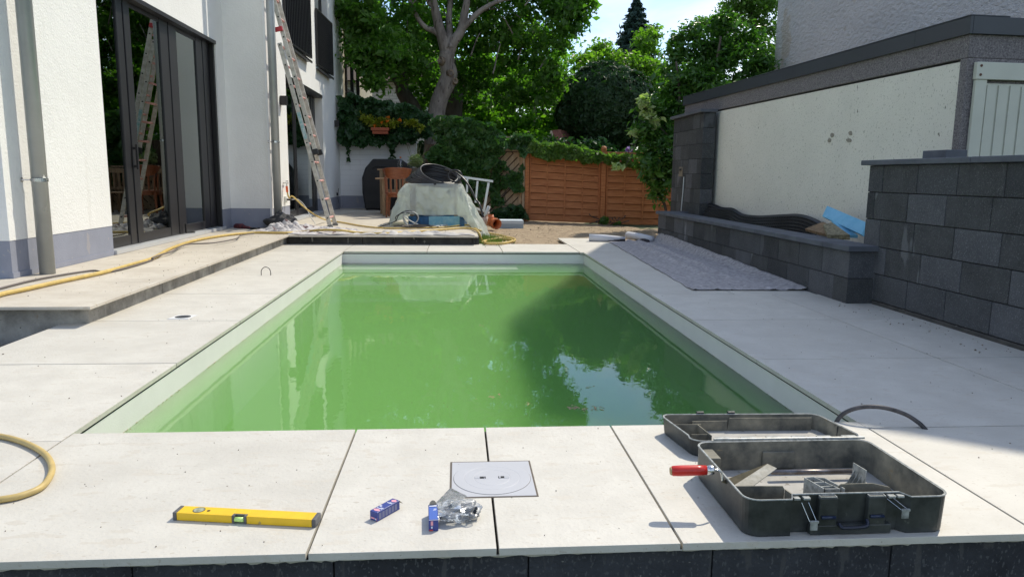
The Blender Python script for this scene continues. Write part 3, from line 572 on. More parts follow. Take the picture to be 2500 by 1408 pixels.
# ================================================================ FENCE
FY=17.0
WOODB=mat('brown_fence_wood',(.38,.125,.040),.7,col2=(.54,.215,.080),vscale=7,stretch=(.5,1,7),bump=.002,bscale=30,specks=[(9,.70,(.12,.04,.02),(.6,1,3))])
WOODL=mat('weathered_wood',(.36,.25,.15),.8,col2=(.52,.39,.26),vscale=8,stretch=(3,1,.7),bump=.002,bscale=30)
def fpanel(lab,c,bays,rows,posts):
    TL,TR,BL,BR=[Yp(u,v,FY) for u,v in c]
    def F(s,t,d=0): q=(TL*(1-s)+TR*s)*(1-t)+(BL*(1-s)+BR*s)*t; return Vector((q.x,q.y+d,q.z))
    r=root('wooden_fence',F(.5,1),lab,'fence',group='brown woven fence panels')
    m=MB()
    for k in range(rows):
        t0=.14+.86*k/rows+.003; t1=.14+.86*(k+1)/rows-.013
        for b in range(bays):
            s0=b/bays;s1=(b+1)/bays; o=.007*(1 if (b+k)%2 else -1)
            n=4
            for i in range(n):
                a0=s0+(s1-s0)*i/n;a1=s0+(s1-s0)*(i+1)/n
                d0=o*math.sin(math.pi*i/n);d1=o*math.sin(math.pi*(i+1)/n)
                m.add([F(a0,t1+.010,d0-.022),F(a1,t1+.010,d1-.022),F(a1,t0,d1+.008),F(a0,t0,d0+.008),F(a0,t1+.010,d0-.008),F(a1,t1+.010,d1-.008),F(a1,t0,d1+.020),F(a0,t0,d0+.020)],[(0,1,2,3),(4,7,6,5),(0,4,5,1),(3,2,6,7),(0,3,7,4),(1,5,6,2)])
    build(m,'boards',WOODB,r)
    m=MB(); m.add([F(.01,.14,.045),F(.99,.14,.045),F(.99,.995,.045),F(.01,.995,.045)],[(0,3,2,1)]); build(m,'backing',mat('fence_shadow_gap',(.07,.025,.012),.9),r)  # dark sheet added so the shade lines between boards come from its colour
    m=MB()
    for b in range(1,bays): m.prism([F(b/bays-.011,.14,-.028),F(b/bays+.011,.14,-.028),F(b/bays+.011,1,-.028),F(b/bays-.011,1,-.028)],(0,.012,0)) if b%2==0 else m.prism([F(b/bays-.009,.14,-.02),F(b/bays+.009,.14,-.02),F(b/bays+.009,1,-.02),F(b/bays-.009,1,-.02)],(0,.012,0))
    build(m,'batten',WOODB,r)
    m=MB(); e=.022
    for q in ((0,e,0,1),(1-e,1,0,1)): m.prism([F(q[0],q[2],-.035),F(q[1],q[2],-.035),F(q[1],q[3],-.035),F(q[0],q[3],-.035)],(0,.07,0))
    for q in ((0,.03),(.125,.155),(.97,1.0)): m.prism([F(e,q[0],-.03),F(1-e,q[0],-.03),F(1-e,q[1],-.03),F(e,q[1],-.03)],(0,.06,0))
    build(m,'frame',WOODB,r,bevel=.004)
    m=MB()
    for i in range(24): m.prism([F(e+(1-2*e)*i/24+.002,.03,0),F(e+(1-2*e)*i/24+.009,.03,0),F(e+(1-2*e)*i/24+.009,.125,0),F(e+(1-2*e)*i/24+.002,.125,0)],(0,.01,0))
    m.prism([F(e,.07,-.01),F(1-e,.07,-.01),F(1-e,.085,-.01),F(e,.085,-.01)],(0,.01,0)); build(m,'trellis_top',WOODB,r)
    return r
fpanel('left brown woven fence panel between the two brown posts',[(1294,357),(1466,372),(1290.5,538),(1463,545)],4,9,None)
fpanel('right brown woven fence panel half hidden by the laurel',[(1481,371),(1665,375),(1477,546),(1655,553)],4,9,None)
def post(u,v0,v1,w,lab,mt,round_=True,y=FY-.03):
    a=Yp(u,v1,y);b=Yp(u,v0,y); r=root('fence_post',a,lab,'fence post',group='wooden fence posts'); m=MB()
    m.box(b.x-w/2,b.x+w/2,y-w/2,y+w/2,a.z-.03,b.z-.04); q=build(m,'post',mt,r,bevel=.008)
    m=MB(); m.lathe([(w*.62,-.02),(w*.6,.02),(w*.42,.055),(0,.075)] if round_ else [(w*.7,-.02),(w*.7,0),(0,.03)],(b.x,y,b.z-.03),14); build(m,'post_cap',mt,r,smooth=round_)
post(1288,335,540,.095,'tall brown fence post between the lattice and the left brown panel',WOODB)
post(1474.5,361,541,.11,'round topped brown post between the two brown panels',WOODB)
post(1279,345,536,.06,'slim pale wooden post edging the lattice',WOODL,False)
m=MB(); a=Yp(1471,541,FY-.04); m.box(a.x-.03,a.x+.03,FY-.10,FY-.05,a.z-.12,a.z+.01); t=build(m,'post_anchor',CHROME); tag(t,'galvanised post anchor under the round topped brown post','bracket')
# lattice
lt=root('lattice_panel',Yp(1240,510,FY+.06),'pale diagonal lattice fence panel overgrown with creeper','fence')
m=MB(); Y=FY+.06
def P_(u,v,d=0): q=Yp(u,v,Y); q.y+=d; return q
def barp(m,a,b,w,t=.03,d=0): m.bar(P_(*a,d),P_(*b,d),t,w)
barp(m,(1060,325),(1276,340),.07); barp(m,(1060,355),(1276,369),.05); barp(m,(1273,342),(1268,530),.07); barp(m,(1060,510),(1270,527),.06); barp(m,(1165,330),(1165,515),.07)
build(m,'frame',WOODL,lt,bevel=.004)
m=MB()
for k in range(-9,16):
    x0=1100+k*19
    a=(x0,525);b=(x0+150,368)
    # clip to the panel
    def clip(a,b,u0,u1,v0,v1):
        du=b[0]-a[0];dv=b[1]-a[1];t0,t1=0,1
        for p,q in ((-du,a[0]-u0),(du,u1-a[0]),(-dv,a[1]-v0),(dv,v1-a[1])):
            if p==0: continue
            r=q/p
            if p<0:t0=max(t0,r)
            else:t1=min(t1,r)
        return None if t0>=t1 else ((a[0]+du*t0,a[1]+dv*t0),(a[0]+du*t1,a[1]+dv*t1))
    c=clip(a,b,1062,1272,371,520)
    if c: barp(m,c[0],c[1],.105,.010,.0)
    c=clip((x0+150,525),(x0,368),1062,1272,371,520)
    if c and k%4==0: barp(m,c[0],c[1],.05,.008,.03)
build(m,'slats',WOODL,lt)
m=MB(); m.box(Yp(1040,500,17.3).x,Yp(1285,500,17.3).x,17.25,17.3,-.2,1.7); tag(build(m,'shed_wall',mat('dark_board',(.10,.07,.045),.9,var=.2,vscale=6,stretch=(6,1,.5))),'dark brown board backing behind the lattice panel','board wall')
# ================================================================ LADDER
def ladder(name,foot,top,sep,rail,nr,r0,step,lab,feet=True,rt=(.022,.066)):
    foot=Vector(foot);top=Vector(top);sep=Vector(sep);d=(top-foot).normalized()
    r=root(name,foot,lab,'ladder')
    for q in (Vector((0,0,0)),sep):
        m=MB(); m.bar(foot+q,top+q,rt[0],rt[1],up=(0,1,0)) if 0 else m.obox((foot+top)/2+q,((top-foot).length,rt[0],rt[1]),Matrix((d,sep.normalized(),d.cross(sep.normalized()))).transposed())
        build(m,'rail',ALU,r,bevel=.004)
        if feet:
            m=MB(); m.obox(foot+q-d*.02,(.09,.05,.09),Matrix((d,sep.normalized(),d.cross(sep.normalized()))).transposed()); build(m,'rubber_foot',BLACK if not feet=='grey' else mat('grey_rubber',(.2,.2,.19),.7),r,bevel=.01)
    RU=mat('rung_'+name,(.55,.50,.47),.45,metal=.4); PK=mat('pink_worn_paint',(.62,.33,.30),.6,var=.3,vscale=25)
    for k in range(nr):
        c=foot+d*(r0+step*k); m=MB(); m.tube([c+sep*.02,c+sep*.98],.016,10); build(m,'rung',PK,r,smooth=True)
        m=MB(); m.tube([c-sep.normalized()*.0145,c-sep.normalized()*.0125],.012,10); build(m,'rung_plug',BLACK,r)
    return r
fy=11.90; sp=Vector((0,.50,0))
ft=Yp(806,557,fy); tp=Yp(653,0,fy); ft.z=max(ft.z,.15)
dd=(tp-ft).normalized(); 
low_top=ft+dd*(((Yp(671,108,fy)-ft).length))
ladder('ladder',ft,low_top,sp,None,10,.14,.305,'long weathered aluminium ladder leaning on the house wing, pink worn rungs','grey')
offv=dd.cross(Vector((0,1,0))).normalized(); offv=offv if offv.x>0 else -offv
uf=Yp(768,368,fy+.03)+Vector((0,0,0)); s_=(uf-ft).dot(dd); u0=ft+dd*s_+offv*.085+Vector((0,.03,0)); u1=u0+dd*3.6
ladder('ladder_extension',u0,u1,Vector((0,.36,0)),None,11,.25,.305,'upper extension ladder section with black rubber feet hooked on the long ladder',True)
m=MB(); q=Yp(737,285,fy-.015); m.obox(ft+dd*((Yp(735,308,fy)-ft).length)+Vector((0,-.0145,0)),(.42,.003,.05),Matrix((dd,Vector((0,1,0)),dd.cross(Vector((0,1,0))))).transposed())
build(m,'sticker',mat('teal_sticker',(.18,.42,.42),.6,col2=(.55,.6,.6),vscale=30),bpy.data.objects['ladder'])
for q in (0,.42): m=MB(); m.obox(u0+dd*1.9+Vector((0,q-.03,0))-offv*.04,(.07,.04,.12),Matrix((dd,Vector((0,1,0)),dd.cross(Vector((0,1,0))))).transposed()); build(m,'red_hook',mat('red_plastic',(.5,.04,.05),.5),bpy.data.objects['ladder_extension'],bevel=.01)
# ================================================================ HOSES AND CABLES
YEL=mat('yellow_hose',(.56,.40,.12),.5,var=.15,vscale=20); GREYC=mat('grey_cable',(.13,.11,.10),.6); BLKH=mat('black_hose',(.016,.016,.018),.35)
def smoothpath(P,n=8):
    P=[Vector(p) for p in P]; out=[]
    for i in range(len(P)-1):
        p0=P[max(i-1,0)];p1=P[i];p2=P[i+1];p3=P[min(i+2,len(P)-1)]
        for k in range(n):
            t=k/n; out.append(.5*((2*p1)+(-p0+p2)*t+(2*p0-5*p1+4*p2-p3)*t*t+(-p0+3*p1-3*p2+p3)*t**3))
    return out+[P[-1]]
def hose(name,P,r,mt,lab,cat='hose',n=8,nn=8,group=None):
    m=MB(); m.tube(smoothpath(P,nn),r,n); o=build(m,name,mt,smooth=True); return tag(o,lab,cat,group)
def G(pts,z): return [Zp(u,v,z) for u,v in pts]
hose('garden_hose',G([(-60,742),(0,719),(60,706),(150,686),(250,665),(320,646),(375,629),(420,605),(480,586),(560,573),(620,568),(690,568.5),(735,566)],ZT+.02)+[Zp(780,562,ZT+.06),Zp(830,562,ZT+.07)]+G([(880,568),(930,570),(1000,566),(1060,562),(1120,557),(1150,558)],ZT+.022)+[Vector((.31,11.0,ZT+.02)),Vector((.36,10.95,.03)),Zp(1180,590,0),Zp(1215,594,.0),Zp(1250,590,0),Zp(1256,584,0),Zp(1225,580,.01),Zp(1190,585,.01),Zp(1178,592,.01),Zp(1205,595,.02),Zp(1240,592,.02),Zp(1250,586,.02),Zp(1215,583,.03),Zp(1185,588,.03),Zp(1190,594,.03),Zp(1230,594,.03)],.017,YEL,'long yellow garden hose winding along the terrace and coiled on the dirt')
hose('garden_hose',[TAP,TAP+Vector((.02,.03,-.1)),Yp(715,480,12.6),Yp(745,508,12.4),Yp(775,528,12.3),Zp(800,538,ZT+.03)]+G([(835,543),(880,551),(925,556),(980,557),(1040,556),(1090,554)],ZT+.018)+[Zp(1140,549,ZT+.02),Vector((.33,11.5,ZT+.01)),Zp(1190,568,.0),Zp(1225,575,0),Zp(1256,582,.0)],.013,YEL,'thin yellow hose hanging from the wall tap and passing behind the ladder')
hose('garden_hose',G([(-60,1060),(0,1064),(60,1080),(110,1108),(127,1145),(105,1185),(55,1208),(0,1219),(-60,1226)],.011),.0105,mat('dull_yellow_hose',(.50,.37,.14),.5,var=.12,vscale=15),'short loop of dull yellow hose entering at the lower left',n=14)
hose('cable',G([(-60,722),(0,704),(100,680),(220,661),(262,664),(330,648),(372,634),(392,626),(415,612),(455,594),(520,590),(575,583),(590,574),(615,569)],ZT+.012)[:7]+G([(372,630),(392,622),(420,614),(455,597),(520,593),(575,583),(588,575),(620,570)],ZT+.03),.0085,GREYC,'grey cable twisting around the long yellow hose','cable')
hose('cable',[SOCK,SOCK+Vector((.1,.06,0)),SOCK+Vector((.22,.05,-.12)),SOCK+Vector((.33,-.05,-.3)),SOCK+Vector((.42,-.2,-.42)),Zp(732,553,ZT+.008)],.007,mat('white_cable',(.5,.5,.48),.5),'pale cable drooping from the white wall socket to the floor','cable')
# wire loop, conduit stub
a=Zp(638,672);b=Zp(661,672); m=MB(); m.tube([a+Vector((0,0,-.01))]+[Vector(((a.x+b.x)/2-math.cos(t)*(b.x-a.x)/2,a.y,.03+.052*math.sin(t))) for t in np.linspace(0,math.pi,14)]+[b+Vector((0,0,-.01))],.0038,8)
tag(build(m,'wire_loop',BLKH,smooth=True),'thin dark cable loop sticking up from the left pool paving','cable')
hose('conduit',[Vector((1.905,2.685,-.01)),Vector((1.875,2.70,.022)),Vector((1.82,2.72,.055)),Vector((1.74,2.745,.074)),Vector((1.66,2.77,.066)),Vector((1.60,2.79,.03)),Vector((1.57,2.795,-.03)),Vector((1.56,2.797,-.10))],.0088,mat('dusty_conduit',(.03,.03,.033),.5,col2=(.10,.09,.09),vscale=30),'black conduit arching out of the paving behind the open case','conduit',12)
m=MB(); m.tube([Vector((1.70,2.79,.003)),Vector((1.78,2.72,.003)),Vector((1.90,2.70,.003))],.002,6)
# ================================================================ SKIMMER LID etc.
sk=root('skimmer_lid',(.115,2.29,0),'square grey pool skimmer cover with round lid set in the near paving','pool cover')
PALE=mat('pale_grey_plastic',(.47,.475,.50),.45,var=.02,vscale=6); 
m=MB(); m.box(-.026,.255,2.143,2.433,-.01,.0009); build(m,'gap_edge',JOINT,sk)
m=MB(); cx,cy_,R=.114,2.288,.128
m.box(-.020,.249,2.149,2.427,-.005,.0018); build(m,'frame',PALE,sk,bevel=.001)
m=MB(); m.lathe([(R,.0016),(R,.0030),(R-.002,.0034),(R-.034,.0034),(R-.0355,.0029),(R-.037,.0034),(.062,.0036),(.0605,.0031),(.059,.0036),(0,.0036)],(cx,cy_,0),64); build(m,'round_lid',PALE,sk)
m=MB(); m.lathe([(R+.0012,.0015),(R+.0012,.0020),(R+.0002,.0020)],(cx,cy_,0),64); build(m,'ring_gap',JOINT,sk)
for s in (-1,1):
    m=MB(); m.box(cx+s*.031-.010,cx+s*.031+.010,cy_-.008,cy_+.008,.0037,.0042); q=build(m,'finger_slot',BLACK,sk)
    m=MB(); m.prism([(cx+s*.026-.002,cy_-.009,.0043),(cx+s*.026+.002,cy_-.009,.0043),(cx+s*.029,cy_+.009,.0043),(cx+s*.024,cy_+.009,.0043)],(0,0,.001)); build(m,'grip',PALE,q)
    m=MB(); m.prism([(cx+s*.041,cy_-.009,.0037),(cx+s*.058,cy_-.007,.0037),(cx+s*.058,cy_+.007,.0037),(cx+s*.041,cy_+.009,.0037)],(0,0,.0008)); build(m,'recess',mat('recess_grey',(.42,.43,.46),.5),sk)
fl=root('floor_box',(-1.9,5.09,0),'small square white floor box with round dark opening left of the pool','floor box')
m=MB(); m.prism([(-1.985,5.025,.0),(-1.845,5.025,0),(-1.83,5.165,0),(-1.965,5.165,0)],(0,0,.004)); build(m,'frame',mat('white_plastic',(.75,.75,.74),.4),fl,bevel=.001)
m=MB(); m.lathe([(.052,.0),(.052,.0052),(.045,.0052),(.045,.0045)],(-1.905,5.095,0),32); build(m,'ring',CHROME,fl)
m=MB(); m.lathe([(.045,.0),(.045,.0048),(0,.0048)],(-1.905,5.095,0),32); build(m,'opening',mat('dark_opening',(.06,.065,.075),.3),fl)
# ================================================================ SPIRIT LEVEL
lv=root('spirit_level',(-.62,2.005,0),'short yellow spirit level with grey end caps on the near paving','spirit level')
A=Vector((-.826,2.040,0)); Bv=Vector((-.405,1.972,0)); dx=(Bv-A).normalized(); dy=Vector((-dx.y,dx.x,0)); LL=(Bv-A).length
MT=Matrix((dx,dy,Vector((0,0,1)))).transposed()
def lb(m,x0,x1,y0,y1,z0,z1): m.obox(A+dx*(x0+x1)/2+dy*(y0+y1)/2+Vector((0,0,(z0+z1)/2)),(x1-x0,y1-y0,z1-z0),MT)
YP_=mat('level_yellow',(.80,.50,.015),.35,var=.05,vscale=20,specks=[(30,.70,(.45,.30,.08),(1,1,1)),(90,.73,(.2,.15,.08),(1,1,1))])
GC=mat('level_cap',(.10,.10,.105),.5,var=.1,vscale=30); VI=mat('vial_green',(.55,.80,.25),.15); 
Wd=.046; Hh=.024
m=MB(); lb(m,.012,.178,0,Wd,0.0006,Hh); lb(m,.222,LL-.012,0,Wd,.0006,Hh); lb(m,.178,.222,.014,Wd,.0006,Hh); build(m,'body',YP_,lv,bevel=.0015)
for x0,x1 in ((0,.0115),(LL-.0115,LL)):
    m=MB(); lb(m,x0,x1,-.0005,Wd+.0005,0,Hh+.0006); build(m,'end_cap',GC,lv,bevel=.002)
m=MB(); lb(m,.1785,.186,-.0008,.0135,.0006,Hh+.0004); lb(m,.214,.2215,-.0008,.0135,.0006,Hh+.0004); lb(m,.186,.214,.0095,.0138,.0006,Hh+.0004); build(m,'vial_frame',GC,lv,bevel=.001)
m=MB(); m.tube([A+dx*.187+dy*.003+Vector((0,0,.012)),A+dx*.213+dy*.003+Vector((0,0,.012))],.007,14); build(m,'vial',VI,lv,smooth=True)
c=A+dx*.068+dy*.024; m=MB(); m.lathe([(.0175,Hh),(.0175,Hh+.0004),(.0160,Hh+.0004)],c,28); build(m,'ring',BLACK,lv)
m=MB(); m.lathe([(.0155,Hh-.001),(.0155,Hh+.0008),(0,Hh+.0008)],c,28); build(m,'end_vial',mat('vial_dull',(.42,.45,.33),.3,col2=(.18,.20,.14),vscale=90),lv)
c=A+dx*.098+dy*.022; m=MB(); m.lathe([(.005,Hh),(.005,Hh+.0004),(0,Hh+.0004)],c,16); build(m,'hang_hole',BLACK,lv)
# ================================================================ SMALL BLUE BOXES
NAVY=mat('navy_carton',(.028,.05,.24),.4,var=.08,vscale=30); PINK=mat('pink_print',(.80,.35,.40),.45); WHT=mat('white_print',(.70,.72,.80),.45); GRYP=mat('grey_print',(.17,.18,.30),.5); CARD=mat('raw_card',(.35,.30,.22),.8); REDP=mat('red_print',(.5,.05,.05),.5)
def carton(o,dx,Lx,Wy,Hz,lab,flap,variant):
    o=Vector(o);dx=Vector(dx).normalized();dy=Vector((-dx.y,dx.x,0));M=Matrix((dx,dy,Vector((0,0,1)))).transposed()
    r=root('carton',o,lab,'box',group='small navy blue cartons on the near paving')
    def q(m,x0,x1,y0,y1,z0,z1): m.obox(o+dx*(x0+x1)/2+dy*(y0+y1)/2+Vector((0,0,(z0+z1)/2)),(x1-x0,y1-y0,z1-z0),M)
    m=MB(); q(m,0,Lx,0,Wy,.0003,Hz); build(m,'body',NAVY,r,bevel=.0007)
    def mk(mt,nm,*bx): 
        m=MB(); [q(m,*b) for b in bx]; build(m,nm,mt,r)
    e=.0003
    def oval(m,cx,cyy,rx,ry,z): m.prism([o+dx*(cx+rx*math.cos(a))+dy*(cyy+ry*math.sin(a))+Vector((0,0,z)) for a in np.linspace(0,2*math.pi,20,endpoint=False)],(0,0,e))
    m=MB()
    if variant==0:
        oval(m,.014,Wy*.5,.0065,Wy*.40,Hz); build(m,'logo_print',PINK,r); m=MB(); oval(m,Lx-.012,Wy*.42,.007,Wy*.32,Hz); build(m,'logo_print',PINK,r)
        mk(WHT,'text_print',(.024,.027,.004,Wy-.004,Hz,Hz+e),(.029,.032,.003,Wy*.5,Hz,Hz+e),(.036,.043,Wy*.65,Wy*.9,Hz,Hz+e),(Lx-.032,Lx-.029,.004,Wy-.006,Hz,Hz+e),(Lx-.027,Lx-.025,.004,Wy*.6,Hz,Hz+e))
        mk(WHT,'edge_line',(.0,Lx,.0003,.001,Hz,Hz+e))
        mk(GRYP,'side_text',*[(.008+.0135*k,.018+.0135*k,-e,0,.004,Hz-.005) for k in range(6)])
        mk(PINK,'end_print',(-e,0,Wy*.35,Wy*.9,.005,.010)); mk(WHT,'end_text',(-e,0,Wy*.12,Wy*.3,.004,.009)); mk(REDP,'end_corner',(-e,0,.001,Wy*.08,.0,.012))
    else:
        mk(mat('light_blue_print',(.06,.13,.45),.4),'top_print',(.004,Lx-.016,.002,Wy-.002,Hz,Hz+e))
        mk(WHT,'text_print',(Lx-.012,Lx-.004,.003,Wy-.003,Hz,Hz+e),(Lx-.032,Lx-.028,.004,.012,Hz+e,Hz+2*e),(Lx-.038,Lx-.036,.006,.014,Hz+e,Hz+2*e),(0,.0012,0.0005,Wy-.0005,Hz,Hz+e))
        mk(PINK,'logo_print',(-e,0,Wy*.55,Wy*.78,.017,Hz-.003)); mk(WHT,'end_text',(-e,0,Wy*.6,Wy*.75,.008,.014)); mk(REDP,'end_corner',(-e,0,Wy*.55,Wy*.95,.0005,.005))
    m=MB()
    if flap=='down': 
        m.add([o+dx*(Lx)+dy*0+Vector((0,0,Hz-.001)),o+dx*Lx+dy*Wy+Vector((0,0,Hz-.001)),o+dx*(Lx+.016)+dy*(Wy-.002)+Vector((0,0,Hz-.016)),o+dx*(Lx+.016)+dy*.002+Vector((0,0,Hz-.016))],[(0,1,2,3)])
    else:
        pts=[o+dx*Lx+dy*(Wy/2+Wy*.42*math.cos(a))+Vector((0,0,Hz-.004+.018*math.sin(a))) for a in np.linspace(0,math.pi,10)]; m.add(pts,[tuple(range(10))])
    build(m,'open_flap',CARD,r,solid=.0006)
    return r
carton((-.234,1.999,0),(.060,.080,0),.098,.028,.028,'long navy blue carton lying on its side left of the other one',  'down',0)
carton((-.055,1.936,0),(-.05,1,0),.098,.0275,.033,'navy blue carton with raised flap right beside the plastic bag','up',1)
# plastic bag with fittings
bg_=root('plastic_bag',Zp(1125,1265),'crumpled clear plastic zip bag filled with dark metal fittings','bag')
c0=Zp(1122,1262); FILM=glassmat('clear_film',(.96,.97,.98),1.3,rough=.18)
nt=FILM.node_tree; o_=nt.nodes['Material Output']; src=o_.inputs[0].links[0].from_socket; hz_=nt.nodes.new('ShaderNodeBsdfDiffuse'); hz_.inputs[0].default_value=(.8,.83,.87,1); mz_=nt.nodes.new('ShaderNodeMixShader'); mz_.inputs[0].default_value=.16
nt.links.new(src,mz_.inputs[1]); nt.links.new(hz_.outputs[0],mz_.inputs[2]); nt.links.new(mz_.outputs[0],o_.inputs[0])
bm=bmesh.new(); bmesh.ops.create_icosphere(bm,subdivisions=5,radius=1); m=MB(); vs=[]
for v in bm.verts:
    p=v.co.copy(); n=1+.38*mnoise.noise(p*1.9)+.16*abs(mnoise.noise(p*3.6))
    z=p.z*.030*n+.024; vs.append(c0+Vector((p.x*.062*n*(1.15 if p.x<0 else 1),p.y*.046*n,max(.001,z*(1-.25*abs(p.x))))))
m.add(vs,[tuple(v.index for v in f.verts) for f in bm.faces]); bm.free(); build(m,'film',FILM,bg_)
m=MB(); zp=[Zp(1063,1228,.002),Zp(1100,1190,.004),Zp(1140,1210,.03),Zp(1090,1262,.012)]; 
def bl(a,b): 
    q=(zp[0]*(1-a)+zp[1]*a)*(1-b)+(zp[3]*(1-a)+zp[2]*a)*b; q.z+=.006*abs(mnoise.noise((a*4,b*4,1))); return q
m.grid(10,10,bl); build(m,'zip_top',FILM,bg_,smooth=True)
FIT=mat('dark_fitting',(.06,.065,.075),.3,metal=.7); FIT2=mat('light_fitting',(.42,.42,.40),.35,metal=.6)
random.seed(5)
for k in range(11):
    M=Euler((random.uniform(-.5,.5),random.uniform(-.6,.6),random.uniform(0,6.3))).to_matrix(); c=c0+Vector((random.uniform(-.035,.045),random.uniform(-.028,.024),random.uniform(.010,.030))); l=random.uniform(.012,.024)
    m=MB(); a=M@Vector((l,0,0)); m.tube([c-a,c-a*.5,c-a*.49,c+a],[.0075,.0075,.005,.005],8); build(m,'fitting',FIT if k%3 else FIT2,bg_)
# ================================================================ TOOL CASE
CASEM=mat('case_plastic_outer',(.016,.019,.020),.42,col2=(.065,.070,.066),vscale=9,bump=.0003,bscale=160,specks=[(40,.70,(.09,.095,.085),(1,1,1)),(7,.72,(.10,.095,.08),(1,1,1))])
CASEI=mat('case_plastic_dusty',(.07,.072,.064),.75,col2=(.29,.265,.20),vscale=11,bump=.0006,bscale=120,specks=[(16,.68,(.24,.20,.13),(1,1,2))],ramp=(.35,.72))
CASEF=mat('case_floor_dust',(.36,.345,.31),.9,col2=(.46,.44,.40),vscale=12,specks=[(40,.66,(.25,.23,.2),(1,1,1))])
RIM=mat('worn_plastic_rim',(.16,.17,.16),.4,col2=(.40,.41,.39),vscale=60,ramp=(.3,.6))
def rr(x0,x1,y0,y1,r,n=6,ins=0):
    x0+=ins;x1-=ins;y0+=ins;y1-=ins;r=max(r-ins,.004); P=[]
    for cx,cyy,a0 in ((x1-r,y1-r,0),(x0+r,y1-r,90),(x0+r,y0+r,180),(x1-r,y0+r,270)):
        for k in range(n+1):
            a=math.radians(a0+90*k/n); P.append((cx+r*math.cos(a),cyy+r*math.sin(a)))
    return P
def case_shell(root_,path_out,path_in,zf,h,zr=None,taper=.0,fn=None):
    """outer wall, inner wall, rim and floor of an open tray; fn maps (x,y,z) to the world"""
    fn=fn or (lambda x,y,z:Vector((x,y,z))); n=len(path_out); cx=sum(p[0] for p in path_out)/n; cyy=sum(p[1] for p in path_out)/n
    def ring(P,z,t=0): return [fn(cx+(x-cx)*(1-t),cyy+(y-cyy)*(1-t),z) for x,y in P]
    hz=[h(*p) if callable(h) else h for p in path_out]; 
    m=MB(); lo=ring(path_out,.0,taper+.012); l1=ring(path_out,.006,taper); top=[fn(x,y,z) for (x,y),z in zip(path_out,hz)]
    m.add(lo+l1+top,[(i,(i+1)%n,n+(i+1)%n,n+i) for i in range(n)]+[(n+i,n+(i+1)%n,2*n+(i+1)%n,2*n+i) for i in range(n)]+[tuple(range(n-1,-1,-1))])
    build(m,'shell',CASEM,root_,smooth=False)
    m=MB(); ti=[fn(x,y,z) for (x,y),z in zip(path_in,hz)]; bi=ring(path_in,zf,taper)
    m.add(bi+ti,[((i+1)%n,i,n+i,n+(i+1)%n) for i in range(n)]); build(m,'inner_wall',CASEI,root_)
    m=MB(); m.add(bi,[tuple(range(n))]); build(m,'floor',CASEF,root_)
    m=MB(); m.add(top+ti,[(i,(i+1)%n,n+(i+1)%n,n+i) for i in range(n)]); 
    m.tube([q+Vector((0,0,-.0005)) for q in top],.0022,6,closed=True); build(m,'rim',RIM,root_,smooth=False)
tcse=root('tool_case',(1.1,2.1,0),'open empty black plastic power tool case with dusty inside on the near right paving','tool case')
bx0,bx1,by0,by1=.803,1.408,1.848,2.295
def base_path(ins):
    P=rr(bx0,bx1,by0,by1,.043,6,ins)
    # recess the middle of the front wall
    out=[]; 
    for i,p in enumerate(P):
        out.append(p)
        if i==20: # after near-left corner
            y=by0+ins; d=.022
            for x,yy in ((.935,0),(.945,d),(1.262,d),(1.285,0)):
                out.append((x,y+yy))
    return out
po=base_path(0); pi_=base_path(.005)
def hb(x,y): 
    if y>2.28 and .86<x<1.36: return .122
    if y<1.88 and .94<x<1.27: return .117
    return .112
case_shell(tcse,po,pi_,.012,hb,taper=.012)
f=MB()   # front boxes, handle mounts
for a,b in ((1.018,1.072),(1.162,1.215)): f.box(a,b,1.851,1.8699,.012,.112)
f.box(.995,1.235,1.850,1.8698,.002,.030); 
build(f,'latch_housing',CASEM,tcse,bevel=.003)
f=MB()
for a,b in ((1.021,1.069),(1.165,1.212)): 
    for q in ((a,b,1.8525,1.8545,.1121,.1145),(a,b,1.8660,1.868,.1121,.1145),(a,a+.002,1.8545,1.866,.1121,.1145),(b-.002,b,1.8545,1.866,.1121,.1145)): f.box(*q)
build(f,'socket_rim',RIM,tcse)
for a,b in ((.944,.962),(.972,.992),(1.222,1.243),(1.249,1.268)):
    f=MB(); f.box(a,b,1.853,1.8695,.106,.1125); build(f,'lug',RIM,tcse,bevel=.001)
f=MB(); f.tube(smoothpath([(1.078,1.850,.036),(1.080,1.838,.030),(1.092,1.834,.029),(1.142,1.834,.031),(1.156,1.838,.036),(1.159,1.850,.046)],5),.0052,8); build(f,'carry_handle',mat('navy_handle',(.010,.014,.03),.3),tcse,smooth=True)
for a in (1.045,1.188):
    f=MB(); f.tube([(a-.02,1.848,.055),(a+.02,1.848,.055)],.005,8); build(f,'hinge_pin',mat('navy_handle2',(.015,.025,.06),.3),tcse,smooth=True)
for (a,z0) in ((.974,.092),(1.226,.098)):
    f=MB(); dz=.045 if a<1 else .022; dxx=.014 if a<1 else .028
    f.tube([(a,1.869,z0),(a+dxx,1.843,z0-dz),(a+dxx+.020,1.843,z0-dz),(a+.020,1.869,z0)],.0011,6); build(f,'wire_clip',CHROME,tcse)
    f=MB(); f.box(a+dxx-.001,a+dxx+.024,1.836,1.842,z0-dz-.003,z0-dz+.004); f.box(a+dxx+.001,a+dxx+.022,1.838,1.842,z0-dz-.025,z0-dz-.003); build(f,'clip_plate',RIM,tcse,bevel=.001)
